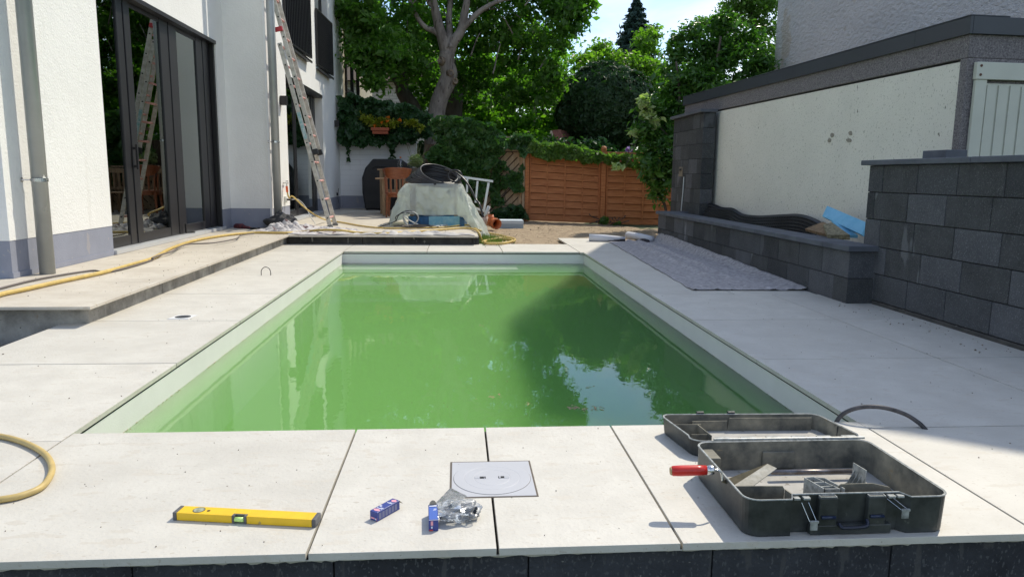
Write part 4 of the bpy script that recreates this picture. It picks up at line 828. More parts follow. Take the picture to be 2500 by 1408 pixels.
# inner dividers
def plate(m,pts,th): m.prism(pts,th)
f=MB()
f.prism([(.812,1.945,.012),(.958,1.945,.012),(.958,1.945,.098),(.952,1.945,.1075),(.812,1.945,.110)],(0,.004,0))
f.prism([(.9585,1.880,.012),(.9585,1.945,.012),(.9585,1.945,.098),(.9585,1.880,.105)],(.004,0,0)); build(f,'divider',CASEI,tcse)
f=MB(); f.prism([(.812,2.09,.012),(.925,2.09,.012),(.925,2.09,.045),(.812,2.09,.05)],(0,.004,0)); f.box(.925,.929,1.95,2.09,.012,.045); build(f,'divider',CASEI,tcse)
f=MB(); f.box(.812,.862,2.20,2.285,.012,.092); build(f,'corner_block',CASEI,tcse,bevel=.004)
f=MB(); f.box(1.038,1.15,2.279,2.289,.018,.078); build(f,'wall_pad',CASEI,tcse,bevel=.003)
f=MB() # grid divider
def gw(x0,y0,x1,y1,z): f.prism([(x0,y0,.012),(x1,y1,.012),(x1,y1,z),(x0,y0,z)],(.003,.0,0) if abs(x1-x0)<abs(y1-y0) else (0,.003,0))
for (a,b,c,d) in ((1.04,1.99,1.07,1.995),(1.04,1.99,1.06,1.91),(1.07,1.995,1.105,1.91),(1.06,1.91,1.105,1.91),(1.052,1.955,1.09,1.958),(1.058,1.925,1.10,1.93),(1.07,1.995,1.10,1.985),(1.1,1.985,1.12,1.91)): gw(a,b,c,d,.112)
build(f,'grid_divider',RIM,tcse)
f=MB(); P=[(1.095,1.925,.012),(1.275,1.925,.012),(1.275,1.925,.095),(1.268,1.925,.106),(1.215,1.925,.119),(1.12,1.925,.119),(1.105,1.925,.108)]; f.prism(P,(0,.0035,0)); build(f,'arched_divider',CASEI,tcse)
f=MB(); f.prism([(1.265,2.12,.012),(1.255,2.03,.012),(1.255,2.03,.114),(1.265,2.12,.102)],(.003,0,0))
for k in range(4): 
    y=2.10-.022*k; f.prism([(1.262-.002*k,y,.012),(1.215-.002*k,y,.030),(1.24-.002*k,y,.045),(1.262-.002*k,y,.085)],(0,.002,0))
build(f,'rib_fin',RIM,tcse)
# lid, lying open behind
rl=math.radians(-1.6)
def lidfn(x,y,z): 
    return Vector((x*math.cos(rl)-y*math.sin(rl)+.846,x*math.sin(rl)+y*math.cos(rl)+2.435,z))
LW,LD=.635,.272
def lidp(ins): 
    P=rr(0,LW,0,LD,.04,6,ins); P2=[]
    for x,y in P: P2.append((x-.055*(y/LD)+.0*x,y))
    return P2
lidr=root('lid',(1.15,2.6,0),None,None); lidr.parent=tcse; lidr.location=Vector((1.15,2.6,0))-Vector((1.1,2.1,0))
_hl=lambda x,y: .070 if y>.03 else .062
case_shell(lidr,lidp(0),lidp(.005),.010,_hl,taper=.02,fn=lidfn)
f=MB()
def lp(pts,d): f.prism([lidfn(*p) for p in pts],Vector(d))
lp([(-.02,.18,.01),(.085,.18,.01),(.085,.18,.060),(-.02,.18,.060)],(0,.003,0)); lp([(.085,.06,.01),(.070,.18,.01),(.070,.18,.060),(.085,.06,.060)],(.003,0,0)); lp([(.02,.085,.01),(.084,.085,.01),(.084,.085,.055),(.02,.085,.055)],(0,.003,0))
build(f,'divider',CASEI,lidr)
f=MB(); lp([(.07,.243,.01),(.21,.243,.01),(.21,.243,.052),(.07,.243,.050)],(0,.004,0)); lp([(.2101,.243,.01),(.55,.243,.01),(.55,.243,.063),(.218,.243,.063)],(0,.004,0)); build(f,'rear_ledge',CASEI,lidr)
f=MB(); 
for a in (.11,.235): f.obox(lidfn(a,LD+.006,.068),(.030,.012,.022)) 
build(f,'catch_block',CASEM,lidr,bevel=.002)
f=MB()
for k in range(9): f.obox(lidfn(.06+.05*k,LD-.002,.058),(.003,.006,.022))
for k in range(3): f.obox(lidfn(LW-.035,.17-.018*k,.045),(.004,.003,.04))
build(f,'ribs',CASEM,lidr)
f=MB(); f.tube([(.872,2.3055,.116),(1.405,2.300,.116)],.005,8)
for k in range(6): f.box(.88+.09*k,.93+.09*k,2.302,2.318,.112,.120)
build(f,'hinge',RIM,tcse)
f=MB(); f.box(1.40,1.412,2.36,2.44,.0,.062); build(f,'hinge_corner',mat('tan_dust_plastic',(.25,.21,.14),.7),tcse,bevel=.003)
# ---- trowel resting on the case edge
tw_=root('trowel',(.75,2.0,.13),'mortar trowel with red wooden handle resting across the left edge of the case','trowel')
REDH=mat('red_lacquer',(.55,.025,.018),.3,var=.1,vscale=30,specks=[(60,.72,(.45,.25,.15),(1,1,1))])
h0=Vector((.636,2.018,.130)); h1=Vector((.744,2.010,.134)); hd=(h1-h0).normalized(); Mh=hd.to_track_quat('Z','Y').to_matrix()
m=MB(); m.lathe([(.0,0.0),(.011,.001),(.0150,.007),(.0162,.03),(.0155,.08),(.0140,.1085)],h0,20,Mh); build(m,'handle',REDH,tw_,smooth=True)
m=MB(); m.lathe([(.0,-.0016),(.0105,-.0010),(.0128,.0025)],h0,20,Mh); build(m,'worn_handle_end',mat('bare_wood',(.45,.33,.17),.7),tw_,smooth=True)
m=MB(); m.lathe([(.0143,0),(.0143,.018),(.012,.022),(.006,.024)],h1,20,Mh); build(m,'ferrule',CHROME,tw_,smooth=True)
m=MB(); m.tube(smoothpath([h1+hd*.02,h1+hd*.036+Vector((0,0,-.002)),h1+hd*.046+Vector((0,0,-.014)),h1+hd*.048+Vector((0,-.004,-.034))],5),.0038,8); build(m,'neck',CHROME,tw_,smooth=True)
TRW=mat('mortar_crusted_steel',(.30,.27,.20),.85,col2=(.52,.49,.42),vscale=22,bump=.002,bscale=60)
m=MB(); e0,e1,e2,e3=Yp(1788,1186,2.0),Yp(1838,1186,1.985),Yp(1897,1142,2.045),Yp(1874,1131,2.065)
m.prism([e0,e1,e2,e3],(0,.001,-.003)); m2=MB(); build(m,'blade',TRW,tw_,bevel=.0008)
m=MB(); a0=h1+hd*.046+Vector((0,-.004,-.034)); m.prism([a0,Yp(1870,1132,2.07),e3,e0],(0,.0,-.003)); build(m,'blade_back',mat('rusty_steel',(.10,.085,.05),.6,metal=.3,col2=(.2,.16,.09),vscale=20),tw_)
# ---- steel rod
m=MB(); ra=Yp(1884,1152,2.20);rb=Yp(2086,1150,2.20); m.tube([ra,rb],.0085,14); t=build(m,'steel_rod',mat('rusty_rod',(.25,.24,.25),.35,metal=.8,col2=(.12,.09,.07),vscale=30),smooth=True); tag(t,'worn steel chisel rod lying at the back of the open case','rod')
# ================================================================ FAR TERRACE CLUTTER
# covered grill
gr=root('covered_grill',Zp(950,512,ZT),'barbecue under a faceted black cover in front of the white garden wall','grill')
COV=mat('black_cover',(.010,.0105,.012),.6,var=.2,vscale=3,bump=.01,bscale=6)
pf=[(893,511),(886,470),(885,434),(893,410),(911,388),(979,388.5),(1013,414),(1018,440),(1012,513)]
m=MB(); A=[Yp(u,v,17.75) for u,v in pf]; B=[Yp(u,v,18.1) for u,v in [(a+(950-a)*-.02,b) for a,b in pf]]; Cc=[Vector((q.x+(-1.7-q.x)*.10,18.5,ZT+(q.z-ZT)*.97)) for q in B]
n=len(pf); A=[Vector((q.x,q.y,max(q.z,ZT+.01))) for q in A]; B=[Vector((q.x,q.y,max(q.z,ZT+.01))) for q in B]
m.add(A+B+Cc,[tuple(range(n))[::-1]]+[(i,(i+1)%n,n+(i+1)%n,n+i) for i in range(n)]+[(n+i,n+(i+1)%n,2*n+(i+1)%n,2*n+i) for i in range(n)]+[tuple(range(2*n,3*n))])
build(m,'cover',COV,gr,bevel=.03,seg=3)
m=MB(); m.tube(smoothpath([Yp(908,412,17.73),Yp(920,407,17.70),Yp(940,406,17.70),Yp(956,412,17.73)],6),.012,6); build(m,'cover_seam',COV,gr)
for u in (900,938):
    m=MB(); q=Zp(u,511,ZT); m.lathe([(.03,0),(.035,.03),(.03,.06)],(q.x,17.9,ZT),12); build(m,'wheel',BLACK,gr)
# armchair
CH=mat('reddish_wood',(.17,.05,.02),.35,col2=(.25,.08,.032),vscale=9,stretch=(1,1,4))
ac=root('armchair',(-1.3,14.8,ZT),'reddish brown wooden captain chair with curved back beside the tarp','chair')
cx,cyc=(Yp(938,430,14.8).x+Yp(998,430,14.8).x)/2,15.05; Rr=.265
m=MB(); 
zt0,zt1=Yp(966,439,14.8).z,Yp(966,409,14.8).z
def bp(a,z,r): return Vector((cx+r*math.sin(a),cyc-r*math.cos(a),z))
vs=[];N_=18
for i in range(N_+1):
    a=-1.35+2.7*i/N_; e=abs(a)/1.35; zb=zt0+(zt1-zt0)*(.05+.45*e**3); zt=zt1-(zt1-zt0)*.12*e**2
    for (z,r) in ((zb,Rr),(zt,Rr+.03),(zt,Rr),(zb,Rr-.03)): vs.append(bp(a,z,r))
m.add(vs,[(4*i+j,4*i+4+j,4*i+4+(j+1)%4,4*i+(j+1)%4) for i in range(N_) for j in range(4)]+[(3,2,1,0),(4*N_,4*N_+1,4*N_+2,4*N_+3)]); build(m,'curved_back',CH,ac,bevel=.008)
zs=Yp(950,473,14.8).z
m=MB(); m.lathe([(.0,-.02),(.25,-.02),(.27,0),(.26,.02),(0,.012)],(cx,cyc,zs),24); build(m,'seat',CH,ac,bevel=.005)
m=MB(); m.lathe([(.23,-.07),(.245,-.07),(.245,-.021),(.23,-.021)],(cx,cyc,zs),20); build(m,'apron',CH,ac)
for a in (-.95,-2.3,.95,2.3):
    t=bp(a,zs-.02,.24); b=bp(a,ZT,.275); m=MB(); m.tube([t,(t+b)/2,b],[.028,.024,.018],8); build(m,'leg',CH,ac)
for a in (-.95,-.5,0,.5,.95,-1.25,1.25):
    m=MB(); m.tube([bp(a,zs+.01,.24),bp(a,zt0+.06,Rr-.005)],.017,7); build(m,'spindle',CH,ac)
# garden bench
TK=mat('teak',(.24,.155,.085),.65,col2=(.36,.25,.15),vscale=8,stretch=(4,1,1))
gb=root('garden_bench',(-.8,15.7,ZT),'weathered teak garden bench half hidden behind the tarp and chair','bench')
bxl=Yp(937,480,15.5).x; bxr=Yp(1112,430,15.5).x
ar=Yp(925,434,15.5).z; bt=Yp(1050,418,16.05).z
for x in (bxl,bxr):
    m=MB(); m.box(x-.03,x+.03,15.45,15.51,ZT,ar-.035); build(m,'leg',TK,gb,bevel=.004)
    m=MB(); m.box(x-.03,x+.03,16.02,16.08,ZT,bt); build(m,'leg',TK,gb,bevel=.004)
    m=MB(); m.box(x-.16 if x<0 and x==bxl else x-.05,x+.05,15.38,16.02,ar-.034,ar); build(m,'armrest',TK,gb,bevel=.006)
m=MB(); m.box(bxl+.031,bxr-.031,16.03,16.065,bt-.11,bt-.01); build(m,'top_rail',TK,gb,bevel=.005)
m=MB(); m.box(bxl+.031,bxr-.031,16.03,16.065,ZT+.48,ZT+.54)
for k in range(14): xx=bxl+.1+(bxr-bxl-.2)*k/13; m.box(xx-.025,xx+.025,16.035,16.06,ZT+.541,bt-.111)
build(m,'back_slats',TK,gb)
m=MB()
for k in range(5): m.box(bxl+.031,bxr-.031,15.46+.11*k,15.55+.11*k,ZT+.42,ZT+.445)
build(m,'seat',TK,gb,bevel=.003)
# bottle on the bench arm side
bo=root('glass_bottle',Yp(978,412,16.2),'clear bottle with orange cap standing above the chair back','bottle')
q=Yp(978,410,16.2); m=MB(); m.lathe([(.0,0),(.055,.0),(.06,.02),(.06,.13),(.05,.17),(.018,.21),(.018,.235)],(q.x,q.y,q.z-.02),16); build(m,'glass',glassmat('bottle_glass',(.55,.6,.68),2.5),bo,smooth=True)
m=MB(); m.lathe([(.021,.23),(.021,.26),(0,.262)],(q.x,q.y,q.z-.02),12); build(m,'cap',mat('orange_cap',(.5,.16,.05),.5),bo)
m=MB(); tbx=q.x; m.box(tbx-.5,tbx+1.2,16.15,16.9,q.z-.06,q.z-.022); 
tt=root('garden_table',(tbx,16.5,ZT),'wooden garden table behind the bench carrying the bottle','table'); build(m,'tabletop',TK,tt,bevel=.004)
for xx in (tbx-.42,tbx+1.1):
    for yy_ in (16.22,16.83): m=MB(); m.box(xx-.035,xx+.035,yy_-.035,yy_+.035,ZT,q.z-.061); build(m,'leg',TK,tt)
# table under tarp
ct=root('work_table',(-.4,12.9,ZT),'work table standing hidden under the translucent tarp','table')
T0,T1=Yp(992,446,12.45),Yp(1124,451,12.45); tz=(T0.z+T1.z)/2
m=MB(); m.box(T0.x+.03,T1.x-.03,12.5,13.35,tz-.05,tz-.015); build(m,'tabletop',TK,ct)
for xx in (T0.x+.08,T1.x-.08):
    for yy_ in (12.56,13.28): m=MB(); m.box(xx-.03,xx+.03,yy_-.03,yy_+.03,ZT,tz-.051); build(m,'leg',TK,ct)
# tarp
TARP=bpy.data.materials.new('milky_tarp'); TARP.use_nodes=True; nt=TARP.node_tree; N=nt.nodes; L=nt.links; p=N['Principled BSDF']; p.inputs['Base Color'].default_value=(.74,.77,.75,1); p.inputs['Roughness'].default_value=.28
nz=N.new('ShaderNodeTexNoise'); nz.inputs['Scale'].default_value=7; nz.inputs['Detail'].default_value=7; nz.inputs['Distortion'].default_value=2.2; bp_=N.new('ShaderNodeBump'); bp_.inputs['Distance'].default_value=.05; tcc=N.new('ShaderNodeTexCoord'); L.new(tcc.outputs['Object'],nz.inputs[0]); L.new(nz.outputs[0],bp_.inputs['Height']); L.new(bp_.outputs[0],p.inputs['Normal'])
tl=N.new('ShaderNodeBsdfTranslucent'); tl.inputs[0].default_value=(.74,.80,.75,1); tp_=N.new('ShaderNodeBsdfTransparent'); tp_.inputs[0].default_value=(.8,.9,.82,1)
a1=N.new('ShaderNodeMixShader'); a1.inputs[0].default_value=.5; L.new(p.outputs[0],a1.inputs[1]); L.new(tl.outputs[0],a1.inputs[2]); a2=N.new('ShaderNodeMixShader'); a2.inputs[0].default_value=.24; L.new(a1.outputs[0],a2.inputs[1]); L.new(tp_.outputs[0],a2.inputs[2]); L.new(a2.outputs[0],N['Material Output'].inputs[0])
top=[(T0.x,12.45),(T1.x,12.45),(T1.x+.02,13.4),(T0.x-.02,13.4)]
bot=[(Yp(962,585,12.0).x,12.15,ZT+.01),(Yp(1150,545,12.2).x+.05,12.2,ZT+.22),(.55,13.2,-.03),(T0.x-.35,13.6,ZT+.02)]
# perimeter control: (top xy, bottom xyz)
ctl=[((T0.x,12.45),(T0.x-.26,12.20,ZT+.02)),((T0.x+.12,12.45),(T0.x+.06,12.36,ZT+.20)),((T0.x+.45,12.45),(T0.x+.45,12.38,ZT+.17)),((T1.x-.12,12.45),(T1.x-.08,12.36,ZT+.20)),((T1.x,12.46),(T1.x+.07,12.05,ZT+.16)),((T1.x+.005,12.5),(.36,11.45,-.03)),((T1.x+.01,12.62),(.47,11.55,-.05)),((T1.x+.02,13.0),(.56,12.6,-.05)),((T1.x,13.4),(.5,13.7,-.05)),((T0.x+.3,13.42),(T0.x+.3,13.6,ZT+.05)),((T0.x,13.4),(T0.x-.3,13.6,ZT+.02)),((T0.x-.01,13.0),(T0.x-.30,13.0,ZT+.01)),((T0.x-.005,12.6),(T0.x-.29,12.5,ZT+.01))]
nc=len(ctl); NS=16
ring=[]
for i in range(nc):
    for k in range(NS):
        t=k/NS; a=ctl[i];b=ctl[(i+1)%nc]; ring.append((Vector((*[a[0][j]*(1-t)+b[0][j]*t for j in(0,1)],tz)),Vector([a[1][j]*(1-t)+b[1][j]*t for j in range(3)])))
m=MB(); rows=26; nr_=len(ring); vs=[]
for j in range(rows+1):
    t=j/rows
    for i,(a,b) in enumerate(ring):
        q=a*(1-t)+b*t; out_=Vector((q.x-(T0.x+T1.x)/2,q.y-12.9,0)).normalized()
        bulge=.05*math.sin(math.pi*min(1,t*1.0))*(1 if q.x<T0.x+.05 else .15); 
        if q.x<T0.x+.03 and t<.35: bulge+=.05*math.sin(math.pi*t/.35)
        wr=.030*t*math.sin(i*.55+3*mnoise.noise((i*.1,t*2,0)))+.055*mnoise.noise((q.x*3.4,q.y*3.4,q.z*2.2))*min(1,t*3)+.028*mnoise.noise((q.x*9,q.y*9,q.z*7))+.05*(abs(mnoise.noise((q.x*5+3*q.z,q.y*5,q.z*2)))-.2)*min(1,t*3)
        vs.append(q+out_*(bulge+wr))
m.add(vs,[(j*nr_+i,j*nr_+(i+1)%nr_,(j+1)*nr_+(i+1)%nr_,(j+1)*nr_+i) for j in range(rows) for i in range(nr_)]+[tuple(range(nr_-1,-1,-1))])
tag(build(m,'tarp',TARP,smooth=True),'milky green translucent plastic tarp draped over the work table','tarp')
# black hose coil on top
hc=root('hose_coil',(-.38,12.85,tz),'big coil of thick black hose heaped on the tarp covered table','hose coil')
random.seed(11)
for k in range(12):
    ah=67-1.9*k+random.uniform(-2,2); uc=1058+1.3*k+random.uniform(-2,2); vc=446-2.1*k; bh=7+1.25*k+random.uniform(-1,1.5); rot=.10+.016*k; ph=random.uniform(-.35,.5)
    P=[]
    for i in range(36):
        th_=2*math.pi*i/36; cx_=ah*math.cos(th_); cy2=bh*math.sin(th_)*(1.0 if math.sin(th_)>0 else .8)
        P.append(Yp(uc+cx_*math.cos(rot)-cy2*math.sin(rot),vc+cx_*math.sin(rot)+cy2*math.cos(rot),12.83-.36*math.sin(th_)))
    m=MB(); m.tube(P,.0175,9,closed=True); build(m,'loop',BLKH,hc,smooth=True)
m=MB(); cc=Yp(1111,430,12.5); m.tube([cc+Vector((.115*math.cos(a),.02*math.sin(a),.10*math.sin(a))) for a in np.linspace(0,2*math.pi,30,endpoint=False)],.016,8,closed=True); build(m,'loop',BLKH,hc,smooth=True)
m=MB(); m.tube(smoothpath([Yp(1085,413,12.7),Yp(1110,420,12.5),Yp(1133,438,12.4),Yp(1150,462,12.3),Yp(1162,487,12.2),Yp(1171,500,12.1),Yp(1180,530,12.0)],6),.0165,8); build(m,'hose_tail',BLKH,hc,smooth=True)
# blue foam tub
bc=root('blue_crate',Zp(1050,554,ZT),'shallow blue plastic tub with dirty lit-toned pale blue side at the foot of the tarp','crate')
P0=[Zp(997,551,ZT),Zp(1047,554.5,ZT),Zp(1122,553,ZT),Zp(1134,552,ZT)]; hzc=.165
def wall_(m,a,b,z0,z1,t): 
    d=(b-a).normalized(); n_=Vector((-d.y,d.x,0)); m.prism([a+Vector((0,0,z0)),b+Vector((0,0,z0)),b+n_*t+Vector((0,0,z0)),a+n_*t+Vector((0,0,z0))],(0,0,z1-z0))
q4=P0[3]+Vector((.05,.45,0)); q5=P0[0]+Vector((.12,.5,0))
m=MB(); wall_(m,P0[0],P0[1],0.002,hzc,.02); wall_(m,P0[2],P0[3],.002,hzc-.02,.02); wall_(m,P0[3],q4,.002,hzc,.02); wall_(m,q4,q5,.002,hzc,.02); wall_(m,q5,P0[0],.002,hzc,.02); m.add([p_+Vector((0,0,.01)) for p_ in (P0[0],P0[1],P0[2],P0[3],q4,q5)],[(0,1,2,3,4,5)]); build(m,'tub',mat('deep_blue_plastic',(.015,.10,.24),.45,var=.2,vscale=12),bc)
m=MB(); wall_(m,P0[1],P0[2],.002,hzc+.01,.02); build(m,'front_panel',mat('lit_blue_side',(.14,.36,.48),.7,col2=(.28,.48,.52),vscale=14,specks=[(20,.68,(.3,.28,.18),(1,1,1))]),bc,bevel=.003)  # lit side of the tub: the light is put into a paler blue
hose('conduit',G([(1035,552),(1065,553),(1092,549),(1120,541)],ZT+.03)+[Yp(1140,530,12.1)],.017,mat('grey_conduit',(.38,.40,.42),.5),'pale grey plastic conduit lying against the blue tub','conduit')
# cable bundle
cb=root('cable_bundle',Zp(985,550,ZT),'loose bundle of thin black and grey cable loops on the terrace beside the blue tub','cable')
random.seed(3)
def lp2(P,r,mt): m=MB(); m.tube(smoothpath(P,6),r,7); build(m,'strand',mt,cb,smooth=True)
yb_=11.9
lp2([Zp(925,555,ZT+.01),Yp(945,548,yb_),Yp(965,540,yb_),Yp(973,526,yb_),Yp(985,517,yb_),Yp(1003,515,yb_),Yp(1016,525,yb_),Yp(1018,540,yb_),Yp(1005,552,yb_),Zp(985,557,ZT+.01),Zp(950,558,ZT+.01),Zp(927,556,ZT+.01)],.008,BLKH)
lp2([Zp(1050,556,ZT+.01),Yp(1020,548,yb_),Yp(1000,538,yb_),Yp(988,528,yb_),Yp(984,533,yb_),Yp(990,545,yb_),Yp(1004,551,yb_),Yp(1018,540,yb_),Yp(1021,528,yb_),Yp(1010,518,yb_),Yp(995,517,yb_),Yp(985,528,yb_),Zp(998,555,ZT+.01)],.010,mat('pale_cable',(.38,.40,.40),.4))
for k in range(5):
    cc=Zp(1000+8*k,552,ZT+.012+.012*k); R1=.19+.02*random.random(); lp2([cc+Vector((R1*1.3*math.cos(a)*(1+.1*math.sin(3*a+k)),.9*R1*math.sin(a),.012*math.sin(2*a+k))) for a in np.linspace(0,2*math.pi,12)],.008,BLKH if k%3 else GREYC)
lp2([Yp(968,540,yb_),Yp(966,530,yb_),Yp(980,521,yb_),Yp(1000,520,yb_)],.007,BLKH)
# cup
cu=root('paper_cup',Zp(1152,553,ZT),'small brown cup with white lid at the terrace edge by the tarp','cup'); q=Zp(1152,553.5,ZT)
m=MB(); m.lathe([(.033,0),(.043,.085),(.04,.085)],q,16); build(m,'cup_body',mat('brown_paper',(.22,.15,.10),.7),cu); m=MB(); m.lathe([(.048,.085),(.048,.10),(0,.103)],q,16); build(m,'cup_lid',mat('cup_white',(.75,.75,.72),.4),cu)
# aluminium steps leaning on the lattice
al=root('folded_stepladder',Yp(1180,520,13.6),'light aluminium ladder frame standing tilted in front of the creeper','ladder')
yl=13.6
def bb(nm,a,b,w,t=.03,y=yl): 
    m=MB(); m.bar(Yp(*a,y),Yp(*b,y),t,w); build(m,nm,mat('bright_alu',(.60,.61,.62),.35,metal=.6) if 'bright_alu' not in bpy.data.materials else bpy.data.materials['bright_alu'],al,bevel=.004)
bb('rail',(1112,430),(1204,443),.04); bb('rung',(1193,446),(1181,517),.045); bb('rung',(1166,442),(1161,495),.04); bb('rung',(1141,436),(1140,470),.04); bb('rail',(1150,505),(1195,520),.04,y=yl+.3)
# bottle and hose end by the tarp corner
sb=root('spray_gun',Yp(1185,530,13.2),'small transparent tube with pale nozzle poking out beside the tarp','tube')
m=MB(); m.tube([Yp(1182,541,13.2),Yp(1189,516,13.2),Yp(1194,503,13.2)],[.045,.035,.028],12); build(m,'tube_body',mat('milky_tube',(.55,.56,.55),.3),sb,smooth=True)
m=MB(); m.tube([Yp(1180,545,13.2),Yp(1186,528,13.2)],[.07,.05],12); m.tube([Yp(1186,528,13.15),Yp(1193,520,13.1)],.014,8); build(m,'nozzle',mat('dusty_pink_plastic',(.50,.36,.30),.6),sb,smooth=True)
# orange drain pipe
op=root('drain_pipe',Zp(1205,554,-.03),'orange plastic drain pipe fitting lying on the dirt','pipe'); ORG=mat('orange_pipe',(.52,.14,.04),.45,var=.1,vscale=9)
a=Yp(1192,540,14.05);b=Yp(1213,547,13.75); 
m=MB(); m.tube([a,b],.085,22,cap=False); m.tube([b-(b-a)*.25,b],.10,22,cap=False); m.tube([a+(b-a)*.35,a+(b-a)*.35+Vector((-.03,-.02,.13))],.07,18,cap=False); build(m,'pipe_body',ORG,op,smooth=True,solid=.008)
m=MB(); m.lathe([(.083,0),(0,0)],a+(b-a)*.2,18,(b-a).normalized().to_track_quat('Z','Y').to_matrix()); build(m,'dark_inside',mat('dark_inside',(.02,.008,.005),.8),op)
# insulation slab
sy=root('foam_slab',Zp(1250,551,-.03),'pale blue rectangular insulation slab lying on the dirt before the fence','slab')
a=Yp(1219,549,14.5);b=Yp(1278,551,14.5); m=MB(); m.box(a.x,b.x,14.5,14.95,-.07,.035); build(m,'lower_layer',mat('foam_blue_grey',(.33,.40,.45),.8),sy,bevel=.004)
m=MB(); m.box(a.x-.002,b.x+.002,14.498,14.95,.036,.105); build(m,'upper_layer',mat('foam_pale',(.52,.60,.66),.8),sy,bevel=.004)
# ---- cloths
FLEECE=mat('grey_fleece',(.25,.235,.24),.95,col2=(.50,.475,.48),vscale=26,detail=8,bump=.006,bscale=70,specks=[(60,.66,(.50,.47,.47),(1,1,1)),(55,.70,(.10,.07,.07),(1,1,1))])
def cloth(name,lab,cat,outline,nx,ny,hf,mt,solid=.003,edge=.02):
    (a,b,c,d)=[Vector(q) for q in outline]
    def fn(s,t):
        q=(a*(1-s)+b*s)*(1-t)+(d*(1-s)+c*s)*t
        e=edge*(mnoise.noise((q.x*5,q.y*5,1)))*1.5
        q=q+Vector((e*(abs(s-.5)*2)**4,e*(abs(t-.5)*2)**4,0)); q.z+=hf(q.x,q.y,s,t); return q
    m=MB(); m.grid(nx,ny,fn); o=build(m,name,mt,smooth=True,solid=solid); return tag(o,lab,cat)
def hfl(x,y,s,t):
    z=.008+.006*abs(mnoise.noise((x*9,y*9,0)))+.006*mnoise.noise((x*3,y*2,4))
    for (k,w,h,c) in ((.42,.05,.035,0),(.62,.04,.028,2)): 
        dd_=(s-k-.06*mnoise.noise((y*.8,c,0)));  z+=1.5*h*math.exp(-(dd_/w*1.2)**2)*max(0,min(1,(t-.12)*4))*(.6+.6*mnoise.noise((y*1.4,c,9)))
    z+=.13*max(0,(s-.86)/.14)**2*min(1,.15+t)
    if t<.03: z+=.010*max(0,math.sin(s*38+2*mnoise.noise((s*9,0,0))))*(mnoise.noise((s*6,3,3))>-.1)
    return z
cloth('geotextile_fleece','mottled grey geotextile fleece spread between the pool paving and the raised bed','fleece',[(2.09,6.235,0),(3.14,6.225,0),(3.147,11.15,0),(2.33,11.15,0)],70,210,hfl,FLEECE,.004,.015)
ro=root('fleece_roll',Zp(1480,588),'rolled fleece tube, pale outside and dark inside, at the far end of the fleece','roll'); GP=mat('pale_fleece',(.55,.56,.60),.9,bump=.003,bscale=60)
a=Zp(1438,589,.0)+Vector((0,0,.055)); b=Zp(1526,591)+Vector((0,0,.04)); m=MB(); m.tube([a,a*.6+b*.4+Vector((0,.0,.004)),b],[.052,.050,.036],18,cap=False); build(m,'roll_body',GP,ro,smooth=True,solid=.012)
m=MB(); m.tube([a+Vector((.01,-.004,-.010)),b+Vector((0,-.012,-.008))],[.046,.036],14); build(m,'dark_layer',mat('dark_membrane',(.03,.025,.03),.7),ro,smooth=True)
ro=root('fleece_roll',Zp(1570,588),'shorter crumpled bluish fleece roll touching the raised bed','roll')
a=Zp(1533,584)+Vector((0,0,.06)); b=Zp(1592,592)+Vector((0,0,.05)); m=MB(); m.tube([a,(a+b)/2+Vector((0,0,.01)),b],[.065,.055,.05],16); build(m,'roll_body',GP,ro,smooth=True)
m=MB(); m.tube([a+Vector((.1,-.05,-.035)),b+Vector((-.08,-.05,-.03))],[.035,.03],12); build(m,'dark_layer',bpy.data.materials['dark_membrane'],ro,smooth=True)
RAGM=mat('dirty_grey_sheet',(.38,.35,.35),.85,col2=(.62,.60,.59),vscale=9,bump=.004,bscale=30,specks=[(7,.62,(.16,.10,.10),(1,1,1))])
def hrag(sc,h): 
    return lambda x,y,s,t: .006+h*(abs(mnoise.noise((x*sc,y*sc*1.6,2)))**.7+.5*abs(mnoise.noise((x*sc*2.3,y*sc*3,5))))*math.sin(math.pi*min(1,max(0,s)))**.4*math.sin(math.pi*min(1,max(0,t)))**.5
cloth('protective_sheet','crumpled dirty grey sheet heaped at the foot of the far downpipe','sheet',[(-2.95,10.75,ZT),(-2.1,10.7,ZT),(-2.25,11.75,ZT),(-2.85,11.8,ZT)],70,60,hrag(4,.20),RAGM,.004,.10)
cloth('protective_sheet','flattened grey sheet under the ladder feet reaching the terrace edge','sheet',[(-2.45,10.52,ZT),(-1.35,10.46,ZT),(-1.45,11.3,ZT),(-2.35,11.9,ZT)],80,50,hrag(5,.085),RAGM,.004,.10)
cloth('protective_sheet','long strip of pale grey sheet along the far terrace edge','sheet',[(-1.45,10.45,ZT),(.26,10.42,ZT),(.24,10.72,ZT),(-1.35,10.85,ZT)],110,24,hrag(3.5,.075),mat('pale_strip_sheet',(.38,.355,.35),.9,col2=(.55,.53,.50),vscale=5,bump=.003,bscale=40),.004,.06)
bgm=bmesh.new(); bmesh.ops.create_icosphere(bgm,subdivisions=5,radius=1); m=MB(); ca=Yp(689,548,11.75); ca.z=ZT+.0
m.add([ca+Vector((v.co.x*.27*(1+.3*mnoise.noise(v.co*1.6)),v.co.y*.2,max(.0,.10+v.co.z*.14*(1+.5*mnoise.noise(v.co*2.2)+.25*mnoise.noise(v.co*5))*(1-.45*abs(v.co.x))))) for v in bgm.verts],[tuple(v.index for v in f.verts) for f in bgm.faces]); bgm.free()
tag(build(m,'bag',mat('dark_felt_bag',(.045,.045,.047),.85,var=.3,vscale=10,bump=.004,bscale=40)),'dark grey crumpled bag slumped against the far downpipe','bag')
